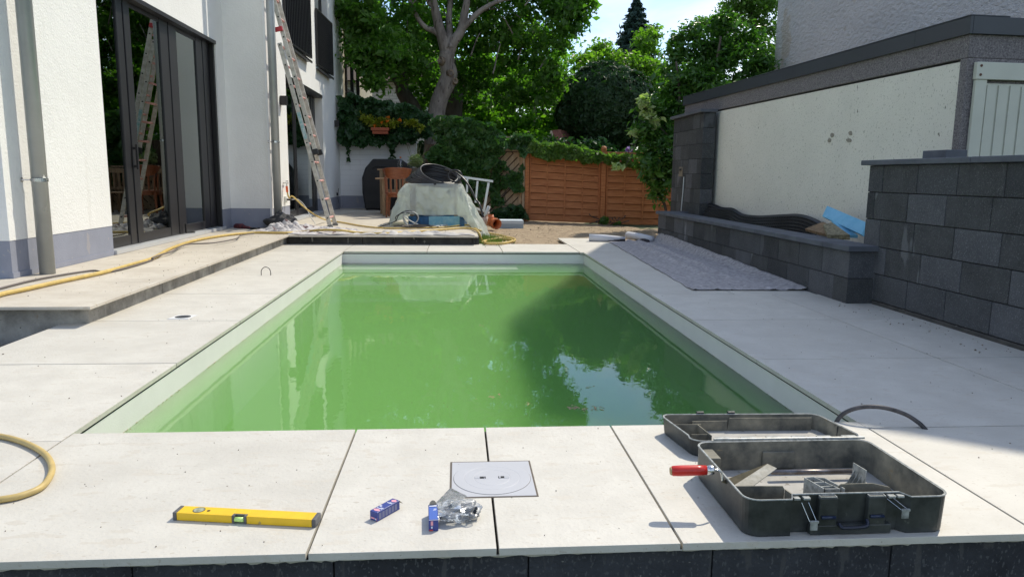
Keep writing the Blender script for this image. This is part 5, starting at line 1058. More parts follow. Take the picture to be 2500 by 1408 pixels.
m=MB(); a=Zp(574,553,ZT+.02); b=Zp(613,557,ZT+.015); m.tube(smoothpath([a,a*.7+b*.3+Vector((0,0,.015)),a*.4+b*.6,b],5),[.03,.04,.045,.045,.04,.04,.045,.05,.045,.04,.035,.03,.03,.028,.02,.012][:16],10)
rg=root('work_glove',a,'red and black work glove lying against the grey plinth','glove'); build(m,'palm',mat('red_glove',(.25,.04,.04),.8,col2=(.05,.02,.03),vscale=14,bump=.004,bscale=50),rg,smooth=True)
for k in range(4):
    m=MB(); q=b+Vector((.0,.03*k-.05,0)); m.tube([q,q+Vector((.07,-.01,-.004)),q+Vector((.12,-.02+.01*k,-.008))],[.016,.014,.009],8); build(m,'finger',BLACK,rg,smooth=True)
# dimple membrane in the bed
tops=[(1703,492),(1716,494),(1740,497),(1765,506),(1790,508),(1815,522),(1850,526),(1880,525),(1915,523),(1945,522),(1970,526),(1995,536),(2010,545)]
MEM=mat('black_membrane',(.012,.012,.014),.4)
pts=[]
for i,(u,v) in enumerate(tops):
    y=10.3-(10.3-6.75)*((u-1703)/(2010-1703))**.55*1.0
    # find y so that point lies ~x=GX(y)-.1
    d=ray(u,v); off=-.10; tt=(3.78+K*10.9+off)/(d.x+K*d.y); pts.append(C0+d*tt)
sp_=smoothpath(pts,8); m=MB(); nS=len(sp_); rows=10; vs=[]
for j in range(rows+1):
    for i,q in enumerate(sp_):
        t=j/rows; w_=.02*math.sin(i*.33)+.03*mnoise.noise((i*.08,t,0)); vs.append(Vector((q.x+w_*t-.16*t,q.y,.24+(q.z-.24)*(1-t))))
m.add(vs,[(j*nS+i,j*nS+i+1,(j+1)*nS+i+1,(j+1)*nS+i) for j in range(rows) for i in range(nS-1)]); mm_=root('dimple_membrane',(3.8,9,.24),'wavy black dimpled drainage membrane standing behind the raised bed coping','membrane'); build(m,'sheet',MEM,mm_,smooth=True,solid=.003)
m=MB(); arc=0
import itertools
for i in range(0,nS-1):
    q=sp_[i];q2=sp_[i+1]; L_=(q2-q).length; nn=max(1,int(L_/.045))
    for s in range(nn):
        for j in range(11):
            z=q.z-.035-.036*j
            if z<.26: continue
            t=(q.z-z)/(q.z-.24); bse=q+(q2-q)*(s/nn); x=bse.x-.16*t+.02*math.sin(i*.33)*t+.03*mnoise.noise((i*.08,t,0))*t
            c=Vector((x,bse.y,z)); r_=.011
            m.add([c+Vector((0,r_,r_)),c+Vector((0,-r_,r_)),c+Vector((0,-r_,-r_)),c+Vector((0,r_,-r_)),c+Vector((-.014,r_*.6,r_*.6)),c+Vector((-.014,-r_*.6,r_*.6)),c+Vector((-.014,-r_*.6,-r_*.6)),c+Vector((-.014,r_*.6,-r_*.6))],[(4,5,6,7),(0,4,7,3),(1,2,6,5),(0,1,5,4),(3,7,6,2)])
build(m,'dimples',MEM,mm_)
# insulation board offcuts and wood
def board(lab,pts,th,mt,yv,name='foam_board',cat='board'):
    P=[Yp(u,v,y) for (u,v),y in zip(pts,yv)]; m=MB(); n_=(P[1]-P[0]).cross(P[2]-P[0]).normalized(); n_=n_ if n_.y>0 else -n_; m.prism(P,n_*th); tag(build(m,name,mt,bevel=.003),lab,cat)
BLF=mat('sky_blue_foam',(.13,.40,.60),.6,col2=(.20,.48,.68),vscale=8,specks=[(40,.70,(.05,.15,.25),(1,1,1))])
board('bright blue foam board leaning over the raised bed against the tall wall',[(2019,502),(2116,543),(2103,573),(2007,528)],.04,BLF,[7.1,6.25,6.2,7.0])
board('smaller blue foam offcut under the leaning foam board',[(2030,538),(2060,545),(2095,574),(2068,573)],.03,BLF,[6.75,6.65,6.35,6.4])
board('brown wood fibre offcut beside the blue foam boards',[(1965,558),(2010,541),(2050,560),(2020,572)],.03,mat('brown_fibre',(.20,.13,.07),.9,var=.3,vscale=20),[6.9,6.9,6.4,6.4],'wood_offcut','board')
board('rough grey brown stone wool offcut in the raised bed',[(2010,548),(2030,542),(2075,573),(2020,573)],.05,mat('stone_wool',(.22,.19,.12),.95,var=.4,vscale=40,bump=.01,bscale=60),[6.55,6.55,6.2,6.3],'insulation_offcut','board')
gb_=MB(); q=Zp(1677,514,.47); gb_.lathe([(.028,0),(.03,.05),(.02,.07),(0,.075)],q,14); tag(build(gb_,'valve_knob',mat('teal_knob',(.06,.14,.13),.5)),'small teal valve cap standing on the raised bed coping before the pillar','valve')
# ================================================================ VEGETATION
def leafmesh(name,C,Nn,size,matl,parent=None,aspect=.55,at=None,fold=.25):
    """C leaf centres (n,3), Nn facing normals (n,3), size (n,)"""
    n=len(C); size=size*np.clip(rng.lognormal(0,.28,n),.5,1.8); R=rng.normal(size=(n,3)); T=np.cross(Nn,R); T/=np.linalg.norm(T,axis=1,keepdims=True)+1e-9; B=np.cross(Nn,T)
    s=size[:,None]; V=np.empty((n,4,3))
    V[:,0]=C-T*s*.5; V[:,1]=C+B*s*aspect*.5+Nn*s*fold*.4; V[:,2]=C+T*s*.5-Nn*s*.12; V[:,3]=C-B*s*aspect*.5+Nn*s*fold*.4
    base=np.array(wloc(parent)) if parent else np.zeros(3)
    V=V.reshape(-1,3)-base
    me=bpy.data.meshes.new(name); me.vertices.add(4*n); me.vertices.foreach_set('co',V.ravel())
    idx=np.arange(4*n).reshape(n,4); F=np.concatenate([idx[:,[0,1,2]],idx[:,[0,2,3]]],1).reshape(-1)
    me.loops.add(6*n); me.loops.foreach_set('vertex_index',F); me.polygons.add(2*n)
    me.polygons.foreach_set('loop_start',np.arange(0,6*n,3)); me.polygons.foreach_set('loop_total',np.full(2*n,3))
    me.update(calc_edges=True); a=me.attributes.new('rnd','FLOAT','POINT'); a.data.foreach_set('value',np.repeat(rng.random(n)*.5+.5*(_TW[0] if _TW[0] is not None and len(_TW[0])==n else rng.random(n)),4))
    me.materials.append(matl); o=bpy.data.objects.new(name,me); S.collection.objects.link(o)
    if parent:o.parent=parent
    return o
def unit(v): return v/(np.linalg.norm(v,axis=-1,keepdims=True)+1e-9)
_TW=[None]
def crown(blobs,twigs,per,tw,lsz,up=.6,outer=2.2,flat=1.0):
    """blobs: (centre, rx, ry, rz, weight)"""
    Cs=[];Ns=[];Ss=[];Ts=[]
    for (c,rx,ry,rz,w) in blobs:
        c=np.array(c); k=max(3,int(twigs*w)); d=unit(rng.normal(size=(k,3))); r=rng.random(k)**(1/outer)
        tc_=c+d*r[:,None]*np.array([rx,ry,rz]); m_=rng.integers(int(per*.6),int(per*1.4)+1,k)
        idx=np.repeat(np.arange(k),m_); Ts.append(rng.random(k)[idx]*.8+.2*rng.random()); off=rng.normal(size=(len(idx),3))*tw*np.array([1,1,.6]); 
        P=tc_[idx]+off; nn=unit(rng.normal(size=(len(idx),3))*.7+d[idx]*.5+np.array([0,0,up])); Cs.append(P);Ns.append(nn); Ss.append(lsz*(.6+.7*rng.random(len(idx))))
    _TW[0]=np.concatenate(Ts)
    return np.concatenate(Cs),np.concatenate(Ns),np.concatenate(Ss)
def pb_(u,v,y,ru,rv=None,rd=None,w=1.0):
    c=Yp(u,v,y); k=(c-C0).length/CF; rv=rv or ru; return (tuple(c),ru*k,(rd if rd else ru*k*.9),rv*k,w)
def limb(m,pts,r0,r1,n=10):
    P=smoothpath(pts,5); k=len(P); P=[p+Vector((.02*mnoise.noise(p*3),.02*mnoise.noise(p*3+Vector((9,0,0))),0)) for p in P]
    m.tube(P,[r0+(r1-r0)*i/(k-1) for i in range(k)],n)
BARK=mat('walnut_bark',(.12,.10,.085),.9,col2=(.30,.265,.23),vscale=5,stretch=(1,1,.35),bump=.03,bscale=14,specks=[(9,.63,(.07,.055,.045),(1.6,1.6,.3))])
DBARK=mat('dark_bark',(.06,.045,.035),.9,col2=(.12,.10,.08),vscale=6,stretch=(1,1,.3),bump=.02,bscale=12)
L_WAL=leafmat('walnut_leaf',(.045,.115,.024),(.14,.26,.048),.55)
L_BRT=leafmat('bright_leaf',(.07,.17,.018),(.16,.29,.035),.55)
L_DRK=leafmat('dark_maple_leaf',(.013,.040,.014),(.036,.088,.028),.2,.55)
L_YEL=leafmat('fresh_leaf',(.09,.18,.025),(.18,.29,.045),.5)
L_LAU=leafmat('laurel_leaf',(.035,.10,.025),(.10,.21,.038),.35,.3)
L_SPR=leafmat('spruce_needle',(.02,.05,.042),(.05,.10,.085),.1,.7)
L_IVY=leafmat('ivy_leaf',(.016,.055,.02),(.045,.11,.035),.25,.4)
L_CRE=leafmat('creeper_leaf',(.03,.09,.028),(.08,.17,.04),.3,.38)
L_VIN=leafmat('vine_leaf',(.07,.15,.03),(.17,.27,.06),.4,.4)
L_FAR=leafmat('far_leaf',(.075,.15,.03),(.14,.24,.055),.4)
# --- walnut tree
wt=root('walnut_tree',Yp(1060,470,19.8),'big walnut tree with pale crooked forked trunk rising behind the tarp','tree')
ty=19.8
def T_(u,v,dy=0): return Yp(u,v,ty+dy)
m=MB()
P=smoothpath([T_(1068,520),T_(1062,430),T_(1062,370),T_(1062,320),T_(1066,275),T_(1075,238),T_(1090,205),T_(1097,180),T_(1090,155),T_(1092,130)],5); k=len(P)
rad=[.44,.37,.31,.26,.235,.22,.225,.215,.21,.20]
R_=[float(np.interp(i/(k-1)*(len(rad)-1),range(len(rad)),rad))*(1+.06*mnoise.noise((i*.4,0,0))) for i in range(k)]
m.tube(P,R_,18)
limb(m,[T_(1092,150),T_(1082,100),T_(1070,60),T_(1060,15),T_(1050,-40),T_(1035,-140)],.165,.07,12)
limb(m,[T_(1092,140),T_(1105,108),T_(1125,75),T_(1133,40),T_(1140,0),T_(1150,-80)],.155,.07,12)
limb(m,[T_(1130,68),T_(1150,48),T_(1180,22),T_(1215,5),T_(1270,-8),T_(1340,-20)],.09,.03)
limb(m,[T_(1078,90),T_(1060,76),T_(1040,68),T_(1020,45),T_(1004,10),T_(985,-40),T_(960,-80)],.09,.03)
limb(m,[T_(1060,15),T_(1048,5),T_(1035,-30)],.10,.05); limb(m,[T_(1098,120,-.1),T_(1096,70,.2),T_(1100,0,.4),T_(1120,-90,.5)],.11,.05)
random.seed(21)
for k in range(26):
    u0=random.uniform(930,1330); v0=random.uniform(-20,190); a=T_(u0,v0,random.uniform(-.5,.8)); b=a+Vector((random.uniform(-.8,.9),random.uniform(-.6,.6),random.uniform(.1,.9))); limb(m,[a,(a+b)/2+Vector((0,0,.08)),b],.022,.008,5)
build(m,'trunk',BARK,wt,smooth=True)
for (u,v,r_,d) in ((1101,178,.085,-.22),(1112,198,.075,-.15),(1075,148,.10,-.18)):
    m=MB(); c=T_(u,v,d); dr=Vector((.55,-.83,.1)) if u>1090 else Vector((-.8,-.6,.2)); Mq=dr.normalized().to_track_quat('Z','Y').to_matrix(); m.lathe([(r_*1.25,-.08),(r_*1.15,0),(r_*.95,.025),(r_*.6,.0),(r_*.5,-.03),(0,-.04)],c,18,Mq); build(m,'branch_knot',mat('knot_wood',(.30,.24,.17),.9,col2=(.10,.07,.05),vscale=9,bump=.01,bscale=30),wt,smooth=True)
B=[]
for (u,v,y,r_,w) in [(905,60,19,62,1),(885,130,18.7,40,.8),(940,130,19,70,1),(985,60,20.5,80,1),(1000,150,20,62,1),(925,190,18.8,34,.45),(870,20,18.6,50,.8),(900,-60,19,90,1.2),(1010,-50,20,95,1.2),(1060,60,21.5,70,1),(1120,110,22,60,1),(1160,60,21,80,1.1),(1230,70,21,85,1.2),(1300,60,20.5,85,1.2),(1370,40,20,62,1),(1400,0,19.8,55,.9),(1340,130,20.5,62,.9),(1270,160,21,70,1),(1190,170,21.5,70,1),(1360,190,20.4,42,.5),(1310,220,20.8,48,.6),(1240,240,21.2,50,.6),(1130,-50,20.5,95,1.3),(1230,-60,20.5,100,1.4),(1330,-70,20.3,90,1.3),(1410,-80,19.8,70,1.1),(1100,-170,20.3,100,1.3),(1220,-180,20.3,110,1.4),(1340,-190,20.3,90,1.2),(980,-160,20,95,1.1),(1160,-270,20.3,90,1),(1280,-280,20.3,80,.9),(1440,-160,19.8,50,.6),(1150,215,21.5,50,.6),(1010,-250,20.3,60,.6),(1130,0,23,90,1),(1010,10,23,80,.8)]:
    B.append(pb_(u,v,y,r_,r_*.85,None,w))
B=[b[:4]+(b[4]*(.45 if b[0][2]>7.2 else 1),) for b in B]
C_,N_2,S_=crown(B,28,40,.14,.15,up=.5)
leafmesh('crown',C_,N_2,S_,L_WAL,wt)
# left leaning dark trunk with own foliage
t2=root('dark_tree',Yp(1005,300,23),'darker leaning tree behind the ivy, left of the walnut trunk','tree')
m=MB(); q=lambda u,v:Yp(u,v,23); limb(m,[q(1020,330),q(1008,270),q(995,245),q(982,220),q(985,190),q(1000,150)],.30,.14,12); limb(m,[q(985,225),q(960,190),q(930,150)],.12,.05); limb(m,[q(1105,330),q(1108,260),q(1112,230),q(1105,200),q(1120,150)],.30,.18,12); limb(m,[q(1112,235),q(1150,205),q(1190,180)],.14,.06)
build(m,'trunk',DBARK,t2,smooth=True)
C_,N_2,S_=crown([pb_(u,v,y,r_,r_*.8,None,w) for (u,v,y,r_,w) in [(950,130,23,45,.6),(1030,190,23.5,60,.9),(1075,210,23.5,50,.8),(1130,190,24,60,.9),(920,80,23,60,.8),(1040,110,24,70,.9),(1155,250,23.5,40,.6),(1035,255,24,30,.35)]],28,30,.16,.17,up=.5)
leafmesh('crown',C_,N_2,S_,L_WAL,t2)
# bright middle shrubs beyond the fence
ms=root('bright_tree',Yp(1260,400,25),'sunlit yellow green tree behind the lattice, right of the walnut trunk','tree')
m=MB(); q=lambda u,v:Yp(u,v,25); limb(m,[q(1250,420),q(1245,330),q(1255,250),q(1290,190)],.16,.06); limb(m,[q(1245,330),q(1220,270),q(1190,230)],.09,.04); limb(m,[q(1300,420),q(1310,330),q(1330,250)],.12,.05); build(m,'trunk',DBARK,ms,smooth=True)
C_,N_2,S_=crown([pb_(u,v,y,r_,r_*.8,None,w) for (u,v,y,r_,w) in [(1200,230,25,60,1),(1260,210,25.5,60,1),(1320,220,25,55,1),(1370,240,25,40,.7),(1220,300,24.5,60,1),(1290,300,24.5,60,1),(1350,300,24.5,40,.7),(1170,290,24,45,.7),(1310,355,23.5,45,.7),(1250,350,24,45,.7),(1180,150,26,50,.6),(1350,160,26,50,.6)]],30,30,.17,.17,up=.6)
leafmesh('crown',C_,N_2,S_,L_BRT,ms)
# clipped dark maple ball
dm=root('ball_tree',Yp(1482,480,21.5),'dense dark green ball shaped tree standing right behind the brown fence','tree')
m=MB(); q=lambda u,v:Yp(u,v,21.5); limb(m,[q(1482,520),q(1484,420),q(1480,320)],.14,.08); build(m,'trunk',DBARK,dm,smooth=True)
c=Yp(1483,268,21.5); kx=(c-C0).length/CF; n=26000
d=unit(rng.normal(size=(n,3))); lump=np.array([1+.07*mnoise.noise(Vector(x)*2.4)+.05*mnoise.noise(Vector(x)*5.5)+.04*mnoise.noise(Vector(x)*11) for x in d])
r=lump*(1-.16*rng.random(n)**1.5); P=np.array(c)+d*r[:,None]*np.array([120*kx,112*kx,104*kx]); nn=unit(d*1.1+rng.normal(size=(n,3))*.45+np.array([0,0,-.15]))
leafmesh('crown',P,nn,.15*(.6+.7*rng.random(n)),L_DRK,dm,.6)
# fresh green tree over and behind the ball
ct_=root('leafy_tree',Yp(1520,480,24),'light green tree with feathery shoots above the dark ball tree','tree')
m=MB(); q=lambda u,v:Yp(u,v,24.5); limb(m,[q(1530,520),q(1528,380),q(1520,200),q(1540,120)],.15,.05); build(m,'trunk',DBARK,ct_,smooth=True)
C_,N_2,S_=crown([pb_(u,v,y,r_,rv,None,w) for (u,v,y,r_,rv,w) in [(1450,175,23.5,42,30,1),(1500,155,23.5,50,30,1.1),(1550,165,23.5,45,35,1),(1590,190,23.5,35,45,.9),(1470,125,24.5,24,26,.5),(1575,105,24.5,26,36,.6),(1600,90,24.8,12,26,.25),(1430,150,24,22,26,.4),(1410,200,24,26,40,.6),(1595,250,23.5,22,50,.6),(1455,110,24.5,10,18,.15),(1390,260,24,18,50,.5)]],30,28,.13,.15,up=.6)
leafmesh('crown',C_,N_2,S_,L_YEL,ct_)
# spruce
sp=root('spruce_tree',Yp(1537,460,42),'tall narrow dark spruce against the sky','tree')
m=MB(); a=Yp(1537,480,42); b=Yp(1537,-8,42); limb(m,[a,(a+b)/2,Yp(1537,20,42)],.22,.02); build(m,'trunk',DBARK,sp)
n=30000; t=rng.random(n)**.75; zt_=b.z; zb_=Yp(1537,270,42).z; z=zt_-(zt_-zb_)*t; nb=26
lay=(t*22)%1; ang=rng.random(n)*6.283; Rm=(112/CF*42)*(t**.8)+.05; bump_=.75+.35*np.sin(ang*5+np.floor(t*22)*2.1)+.12*rng.random(n); rr_=Rm*bump_*(1-.55*lay)*rng.random(n)**.45
P=np.stack([a.x+rr_*np.cos(ang),42+rr_*np.sin(ang),z-.22*rr_],1); nn=unit(np.stack([np.cos(ang)*.4,np.sin(ang)*.4,np.full(n,.6)],1)+rng.normal(size=(n,3))*.5)
leafmesh('crown',P,nn,.26*(.5+.7*rng.random(n)),L_SPR,sp,.35)
# laurel at the right
la=root('laurel_bush',Yp(1640,520,14.8),'large glossy cherry laurel filling the corner behind the block pillar and garage','shrub')
m=MB(); q=lambda u,v:Yp(u,v,14.6); 
for pts,r0,r1 in (([(1632,560),(1622,500),(1598,465),(1580,440),(1565,400)],.035,.012),([(1640,560),(1650,460),(1640,380),(1660,250),(1650,150)],.06,.02),([(1645,540),(1680,420),(1700,300),(1740,180),(1760,90)],.06,.02),([(1660,400),(1630,340),(1600,300),(1575,260)],.03,.01),([(1700,300),(1780,220),(1830,150)],.04,.015)): limb(m,[q(*x) for x in pts],r0,r1,8)
build(m,'trunk',DBARK,la,smooth=True)
C_,N_2,S_=crown([pb_(u,v,y,r_,rv,None,w) for (u,v,y,r_,rv,w) in [(1600,440,14.3,26,30,.6),(1612,395,14.3,38,34,.9),(1590,345,14.3,34,34,.8),(1575,315,14.2,24,20,.4),(1630,320,14.6,42,40,1),(1620,265,14.6,36,32,.8),(1590,270,14.2,22,24,.4),(1665,250,14.6,45,40,1),(1640,200,14.8,40,38,.9),(1690,190,14.6,50,45,1.1),(1660,140,15,36,38,.8),(1655,95,15,22,30,.4),(1710,125,15,42,40,1),(1700,80,15,22,30,.4),(1755,150,14.8,48,45,1.1),(1780,100,15,42,40,1),(1770,60,15,30,26,.5),(1815,150,14.6,45,45,1),(1835,100,15,32,36,.7),(1860,165,14.4,30,30,.7),(1740,215,14.4,50,30,.9),(1660,380,15,30,60,.8),(1630,430,14.8,18,35,.5),(1690,330,15.5,40,60,.9),(1585,405,14.1,22,18,.35),(1615,480,14.6,16,24,.3)]],24,22,.10,.135,up=.7)
leafmesh('crown',C_,N_2,S_,L_LAU,la,.42)
# loose far tree
ft_=root('far_tree',Yp(1810,480,32),'airy mid green tree behind the laurel reaching the top of the frame','tree')
m=MB(); q=lambda u,v:Yp(u,v,32); limb(m,[q(1850,520),q(1845,300),q(1850,120),q(1830,20)],.25,.08); limb(m,[q(1848,160),q(1800,90),q(1770,40)],.1,.04); build(m,'trunk',DBARK,ft_,smooth=True)
C_,N_2,S_=crown([pb_(u,v,y,r_,rv,None,w) for (u,v,y,r_,rv,w) in [(1740,70,32,26,20,.6),(1780,50,32,36,28,.8),(1820,25,32,45,36,1.1),(1865,60,32,45,50,1.3),(1860,0,32,50,40,1.2),(1800,0,32,36,26,.7),(1880,120,32,40,50,1.1),(1830,-50,32,60,40,1.2),(1760,90,32,20,16,.4),(1720,55,32,12,12,.25),(1890,180,31,30,60,1),(1905,-40,32,50,60,1),(1790,120,33,50,40,1)]],34,26,.17,.16,up=.5)
leafmesh('crown',C_,N_2,S_,L_FAR,ft_)
# more trees further back closing gaps
for (u,y,lab,bl,mtl) in ((1300,33,'background tree closing the gap between walnut and ball tree',[(1180,250,60,70,1),(1260,200,70,80,1.2),(1340,230,70,90,1.2),(1400,280,50,80,1),(1230,330,70,50,1),(1330,340,70,50,1),(1420,370,60,50,.8)],L_FAR),(1640,30,'background tree behind the laurel and the leafy tree',[(1560,260,60,80,1),(1620,220,60,80,1.1),(1680,230,60,90,1.1),(1610,330,60,60,1),(1700,330,60,80,1)],L_WAL),(960,33,'shaded background tree behind the left ivy',[(1000,170,50,70,.9),(1050,150,80,90,1.3),(1120,240,60,70,1),(1060,260,50,40,.5),(1150,320,50,50,.8)],L_WAL)):
    r_t=root('background_tree',Yp(u,470,y),lab,'tree'); m=MB(); limb(m,[Yp(u,500,y),Yp(u+5,350,y),Yp(u,200,y)],.22,.1); build(m,'trunk',DBARK,r_t,smooth=True)
    C_,N_2,S_=crown([pb_(a,b,y+rng.random(),c,d,None,w) for (a,b,c,d,w) in bl],46,26,.25,.24,up=.5); leafmesh('crown',C_,N_2,S_,mtl,r_t)
# low hedge and shrubs closing the view beyond the fence
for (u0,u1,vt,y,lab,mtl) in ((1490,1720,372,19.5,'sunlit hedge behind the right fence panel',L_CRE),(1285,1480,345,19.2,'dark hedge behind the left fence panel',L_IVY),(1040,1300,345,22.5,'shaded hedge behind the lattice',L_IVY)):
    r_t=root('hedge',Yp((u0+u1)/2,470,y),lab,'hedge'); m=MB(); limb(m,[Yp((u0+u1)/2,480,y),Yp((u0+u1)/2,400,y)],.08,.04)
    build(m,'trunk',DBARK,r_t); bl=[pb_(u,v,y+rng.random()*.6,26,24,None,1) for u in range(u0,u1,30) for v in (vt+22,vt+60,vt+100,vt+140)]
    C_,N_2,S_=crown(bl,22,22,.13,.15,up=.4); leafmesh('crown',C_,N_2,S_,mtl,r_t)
# --- ivy on the white wall
def sheet(name,lab,cat,region,n,y0,thick,lsz,mt,seed=0,clump=.5,stems=None,asp=.75):
    """region: polygon in photo pixels lying in the plane y=y0"""
    def inside(u,v):
        c=False; j=len(region)-1
        for i in range(len(region)):
            a=region[i];b=region[j]
            if (a[1]>v)!=(b[1]>v) and u<(b[0]-a[0])*(v-a[1])/(b[1]-a[1]+1e-9)+a[0]: c=not c
            j=i
        return c
    us=[p[0] for p in region];vs=[p[1] for p in region]; P=[];
    while len(P)<n:
        u=random.uniform(min(us)-6,max(us)+6); v=random.uniform(min(vs)-6,max(vs)+6)
        j=9*mnoise.noise((u*.05,v*.05,seed)); 
        if inside(u+j,v+9*mnoise.noise((u*.06,v*.06,seed+5))):
            h=mnoise.noise((u*.028,v*.035,seed+2)); 
            if random.random()<.35+.65*(h>-.25): 
                q=Yp(u,v,y0); P.append((q.x,q.y-thick*(.5+.9*h)-random.random()*thick*.8,q.z))
    P=np.array(P); c=Yp(sum(us)/len(us),max(vs),y0); r=root(name,(c.x,c.y,c.z),lab,cat)
    nn=unit(rng.normal(size=(n,3))*.55+np.array([0,-.8,.45])); leafmesh('foliage',P,nn,lsz*(.55+.8*rng.random(n)),mt,r,asp)
    m=MB()
    for k in range(10):
        a=random.choice(region); b=(sum(us)/len(us)+random.uniform(-40,40),sum(vs)/len(vs)+random.uniform(-20,20)); limb(m,[Yp(*b,y0-.02),Yp((a[0]+b[0])/2+random.uniform(-8,8),(a[1]+b[1])/2,y0-.04),Yp(a[0]*.9+b[0]*.1,a[1]*.9+b[1]*.1,y0-.03)],.012,.005,5)
    build(m,'stem',DBARK,r); return r
iv=sheet('ivy','thick dark ivy hanging over the top of the white garden wall','ivy',[(834,247),(860,238),(900,248),(950,252),(1000,262),(1040,275),(1060,300),(1060,330),(1020,338),(1000,350),(985,345),(965,362),(945,350),(920,358),(900,350),(880,358),(862,352),(850,360),(836,345)],11000,18.72,.32,.13,L_IVY,1)
# hanging tendrils
m=MB()
for pts in ([(851,350),(852,375),(847,398)],[(958,350),(960,372),(955,392)]): limb(m,[Yp(a,b,18.66) for a,b in pts],.006,.003,5)
build(m,'tendril',DBARK,iv)
C_=np.array([tuple(Yp(u+random.uniform(-4,4),v,18.64)) for u,v in [(851+random.uniform(-3,3),random.uniform(350,398)) for _ in range(28)]+[(958+random.uniform(-5,5),random.uniform(350,390)) for _ in range(50)]]); leafmesh('tendril_leaves',C_,unit(rng.normal(size=C_.shape)*.5+np.array([0,-1,.3])),np.full(len(C_),.08),L_IVY,iv,.75)
sheet('creeper','dense dark leaved creeper covering the left half of the lattice behind the tarp','creeper',[(1052,300),(1075,285),(1110,290),(1150,300),(1190,305),(1228,335),(1232,352),(1215,372),(1205,395),(1190,410),(1192,440),(1178,470),(1165,500),(1150,470),(1120,440),(1085,420),(1060,405),(1045,380),(1080,350)],11000,16.95,.24,.14,L_CRE,7)
sheet('creeper','thin tendrils of creeper scattered over the pale lattice','creeper',[(1205,400),(1225,390),(1240,415),(1262,420),(1275,400),(1280,470),(1255,470),(1240,450),(1215,470),(1235,500),(1200,505),(1195,450)],420,16.98,.07,.12,L_CRE,3)
sheet('creeper','sunlit vine running along the top of the brown fence panels','creeper',[(1288,335),(1310,350),(1350,352),(1400,362),(1440,368),(1470,378),(1490,378),(1540,380),(1585,395),(1575,412),(1540,405),(1490,402),(1470,392),(1440,395),(1425,398),(1400,388),(1370,385),(1345,392),(1320,388),(1292,372)],3600,16.93,.16,.11,L_VIN,4)
sheet('creeper','green creeper arching over the lattice top beside the tall brown post','creeper',[(1225,338),(1250,340),(1278,330),(1300,345),(1296,372),(1275,378),(1262,360),(1240,366)],900,16.95,.2,.12,L_CRE,9)
sheet('ground_ivy','low dark ground ivy at the foot of the lattice panel','plant',[(1198,525),(1205,512),(1230,506),(1262,500),(1280,512),(1286,530),(1250,533),(1215,530)],800,16.85,.25,.10,L_IVY,8)
sheet('weed','small green weed at the foot of the round topped fence post','plant',[(1462,546),(1466,536),(1480,533),(1486,545)],90,16.8,.06,.08,L_VIN,2)
sheet('weed','tiny weed in the dirt before the right fence panel','plant',[(1500,548),(1503,541),(1511,541),(1514,548)],45,16.75,.05,.06,L_VIN,2)
# white leaf sprig of the variegated shrub in front of the fence
sg=root('variegated_sprig',Yp(1575,300,14),'pale cream green leaf sprigs at the left edge of the laurel','plant')
L_PAL=leafmat('pale_leaf',(.30,.38,.16),(.50,.55,.32),.35)
m=MB(); limb(m,[Yp(1630,330,14.3),Yp(1590,290,14),Yp(1570,250,14)],.012,.006,6); limb(m,[Yp(1560,330,14.2),Yp(1530,400,14.2),Yp(1500,410,14.2)],.008,.004,6); build(m,'stem',DBARK,sg)
C_,N_2,S_=crown([pb_(u,v,14,r_,rv,.12,w) for (u,v,r_,rv,w) in [(1568,250,10,14,.5),(1582,275,12,14,.5),(1600,300,12,10,.35),(1550,320,8,8,.25),(1505,408,12,5,.35)]],22,12,.035,.12,up=.7); leafmesh('foliage',C_,N_2,S_,L_PAL,sg,.4)
# flowers
fb=root('flower_box',Yp(928,320,18.2),'terracotta flower box with orange blooms set into the wall ivy','flower box')
a=Yp(907,312,18.2);b=Yp(951,328,18.2); m=MB(); m.prism([(a.x+.03,18.1,b.z),(b.x-.03,18.1,b.z),(b.x-.03,18.32,b.z),(a.x+.03,18.32,b.z)],(0,0,.12)); m.box(a.x,b.x,18.06,18.36,a.z-.07,a.z); build(m,'box',mat('terracotta',(.33,.085,.04),.8,var=.1,vscale=9),fb,bevel=.005)
ORF=leafmat('orange_petal',(.65,.16,.015),(.85,.30,.03),.3); YLF=leafmat('yellow_green_leaf',(.16,.20,.02),(.30,.30,.03),.4)
for (u,v,r_,w) in [(948,286,3,.5),(931,300,3,.4),(915,308,2,.2),(945,296,2.5,.3),(1010,298,3,.3),(975,292,2,.15)]:
    C_,N_2,S_=crown([pb_(u,v,18.15,r_,r_*.8,.08,w)],5,7,.015,.05); leafmesh('bloom',C_,N_2,S_,ORF,fb,.9)
C_,N_2,S_=crown([pb_(u,v,18.2,r_,r_*.7,.12,w) for (u,v,r_,w) in [(905,296,12,.6),(935,300,14,.8),(960,300,12,.5),(1000,302,18,1),(1025,310,12,.5),(885,285,10,.4)]],16,14,.05,.08); leafmesh('flower_leaves',C_,N_2,S_,YLF,fb,.6)
pf_=root('purple_flower',Yp(1535,366,16.7),'single violet flower above the right fence panel','flower'); C_,N_2,S_=crown([pb_(1535,365,16.7,4,4,.04,1)],10,10,.015,.06); leafmesh('petals',C_,N_2,S_,leafmat('violet_petal',(.35,.16,.6),(.5,.28,.75),.3),pf_,.9)
m=MB(); limb(m,[Yp(1536,390,16.75),Yp(1535,366,16.7)],.006,.004,5); build(m,'stem',DBARK,pf_)
rf=root('red_flowers',Yp(1545,392,16.75),'row of small coral red flowers along the right fence top','flower'); C_,N_2,S_=crown([pb_(u,391+random.uniform(-2,2),16.72,4,2,.04,.3) for u in (1512,1530,1545,1558)],14,5,.03,.05); leafmesh('petals',C_,N_2,S_,leafmat('coral_petal',(.65,.10,.08),(.8,.25,.2),.3),rf,.9)
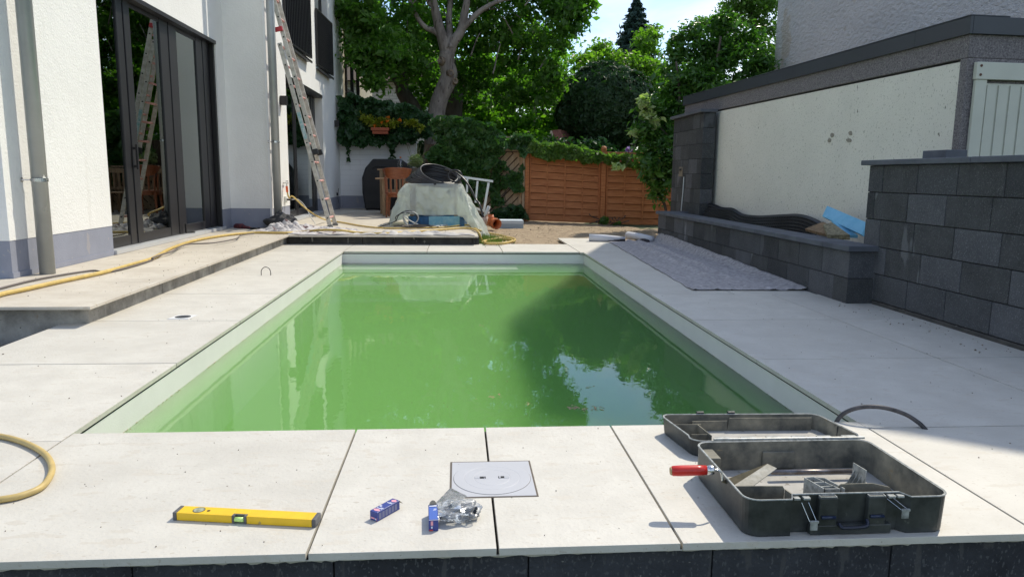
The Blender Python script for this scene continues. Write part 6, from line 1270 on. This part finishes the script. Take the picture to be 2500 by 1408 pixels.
# lavender
lp_=root('lavender_pot',Yp(1016,420,16.0),'pale grey green bushy plant in a pot before the walnut trunk','plant')
q=Yp(1016,410,16); m=MB(); m.lathe([(.0,-.25),(.13,-.25),(.17,.0),(.15,.0)],q,16); build(m,'pot',mat('dark_pot',(.08,.075,.07),.7),lp_)
C_,N_2,S_=crown([pb_(1016,392,16,14,13,.14,1),pb_(1010,400,16,10,8,.12,.4)],60,16,.03,.06,up=1.2); leafmesh('foliage',C_,N_2,S_,leafmat('lavender_leaf',(.20,.26,.13),(.36,.42,.24),.3),lp_,.22)
m=MB()
for k in range(16): a_=random.uniform(-.15,.15); m.tube([q+Vector((a_*.3,0,0)),q+Vector((a_,random.uniform(-.1,.1),.22)),q+Vector((a_*1.8,random.uniform(-.15,.15),random.uniform(.3,.52)))],.0025,4)
build(m,'stalk',mat('stalk',(.15,.17,.08),.8),lp_)
# grass tuft
n=900; m=MB()
for k in range(n):
    x=random.gauss(.48,.10); y=random.gauss(11.15,.28); z=-.05; h=random.uniform(.05,.15); dx_=random.uniform(-.05,.05);dy_=random.uniform(-.05,.05)
    if x<.29: x=.3
    m.add([(x-.004,y,z),(x+.004,y,z),(x+dx_*.5+.003,y+dy_*.5,z+h*.6),(x+dx_,y+dy_,z+h),(x+dx_*.5-.003,y+dy_*.5,z+h*.6)],[(0,1,2,4),(4,2,3)])
tag(build(m,'grass',mat('grass_blade',(.20,.30,.04),.6,var=.3,vscale=15)),kind='stuff')
# floating debris and waterline scum
m=MB(); DEB=mat('floating_debris',(.22,.15,.07),.7,col2=(.38,.31,.18),vscale=30)
def fleck(x,y,s,a=None):
    a=random.uniform(0,6.28) if a is None else a; c=Vector((x,y,-.1545+random.uniform(0,.0008))); d=Vector((math.cos(a),math.sin(a),0)); e=Vector((-d.y,d.x,0)); l=s*random.uniform(.7,1.6); w_=s*random.uniform(.25,.6)
    m.add([c-d*l,c+e*w_+Vector((0,0,.001)),c+d*l,c-e*w_],[(0,1,2,3)])
for (u,v,n,su,sv) in ((1400,995,26,14,4),(1450,998,18,22,5),(1215,965,7,22,4),(1290,985,6,12,3),(1175,795,3,8,2),(1440,945,4,22,3)):
    for k in range(n): q=Zp(random.gauss(u,su*.6),random.gauss(v,sv*.6),-.1545); fleck(q.x,q.y,random.uniform(.004,.014))
for k in range(160): q=Zp(random.uniform(850,1700),random.uniform(720,1030),-.1545); fleck(q.x,q.y,random.uniform(.0015,.004))
for k in range(900):
    t=random.random(); s=random.choice((0,1,2)); 
    if s==0: fleck(PX0+abs(random.gauss(0,.006)),PY0+t*(PY1-PY0),random.uniform(.002,.007),1.57)
    elif s==1: fleck(PX1-abs(random.gauss(0,.006)),PY0+t*(PY1-PY0),random.uniform(.002,.007),1.57)
    else: fleck(PX0+t*(PX1-PX0),PY1-abs(random.gauss(0,.01)),random.uniform(.003,.012),0)
q=Zp(754,709,-.1545); fleck(q.x,q.y,.02); fleck(q.x+.01,q.y+.02,.015); q=Zp(814,661,-.1545); fleck(q.x,q.y,.02)
tag(build(m,'floating_debris',DEB),kind='stuff')
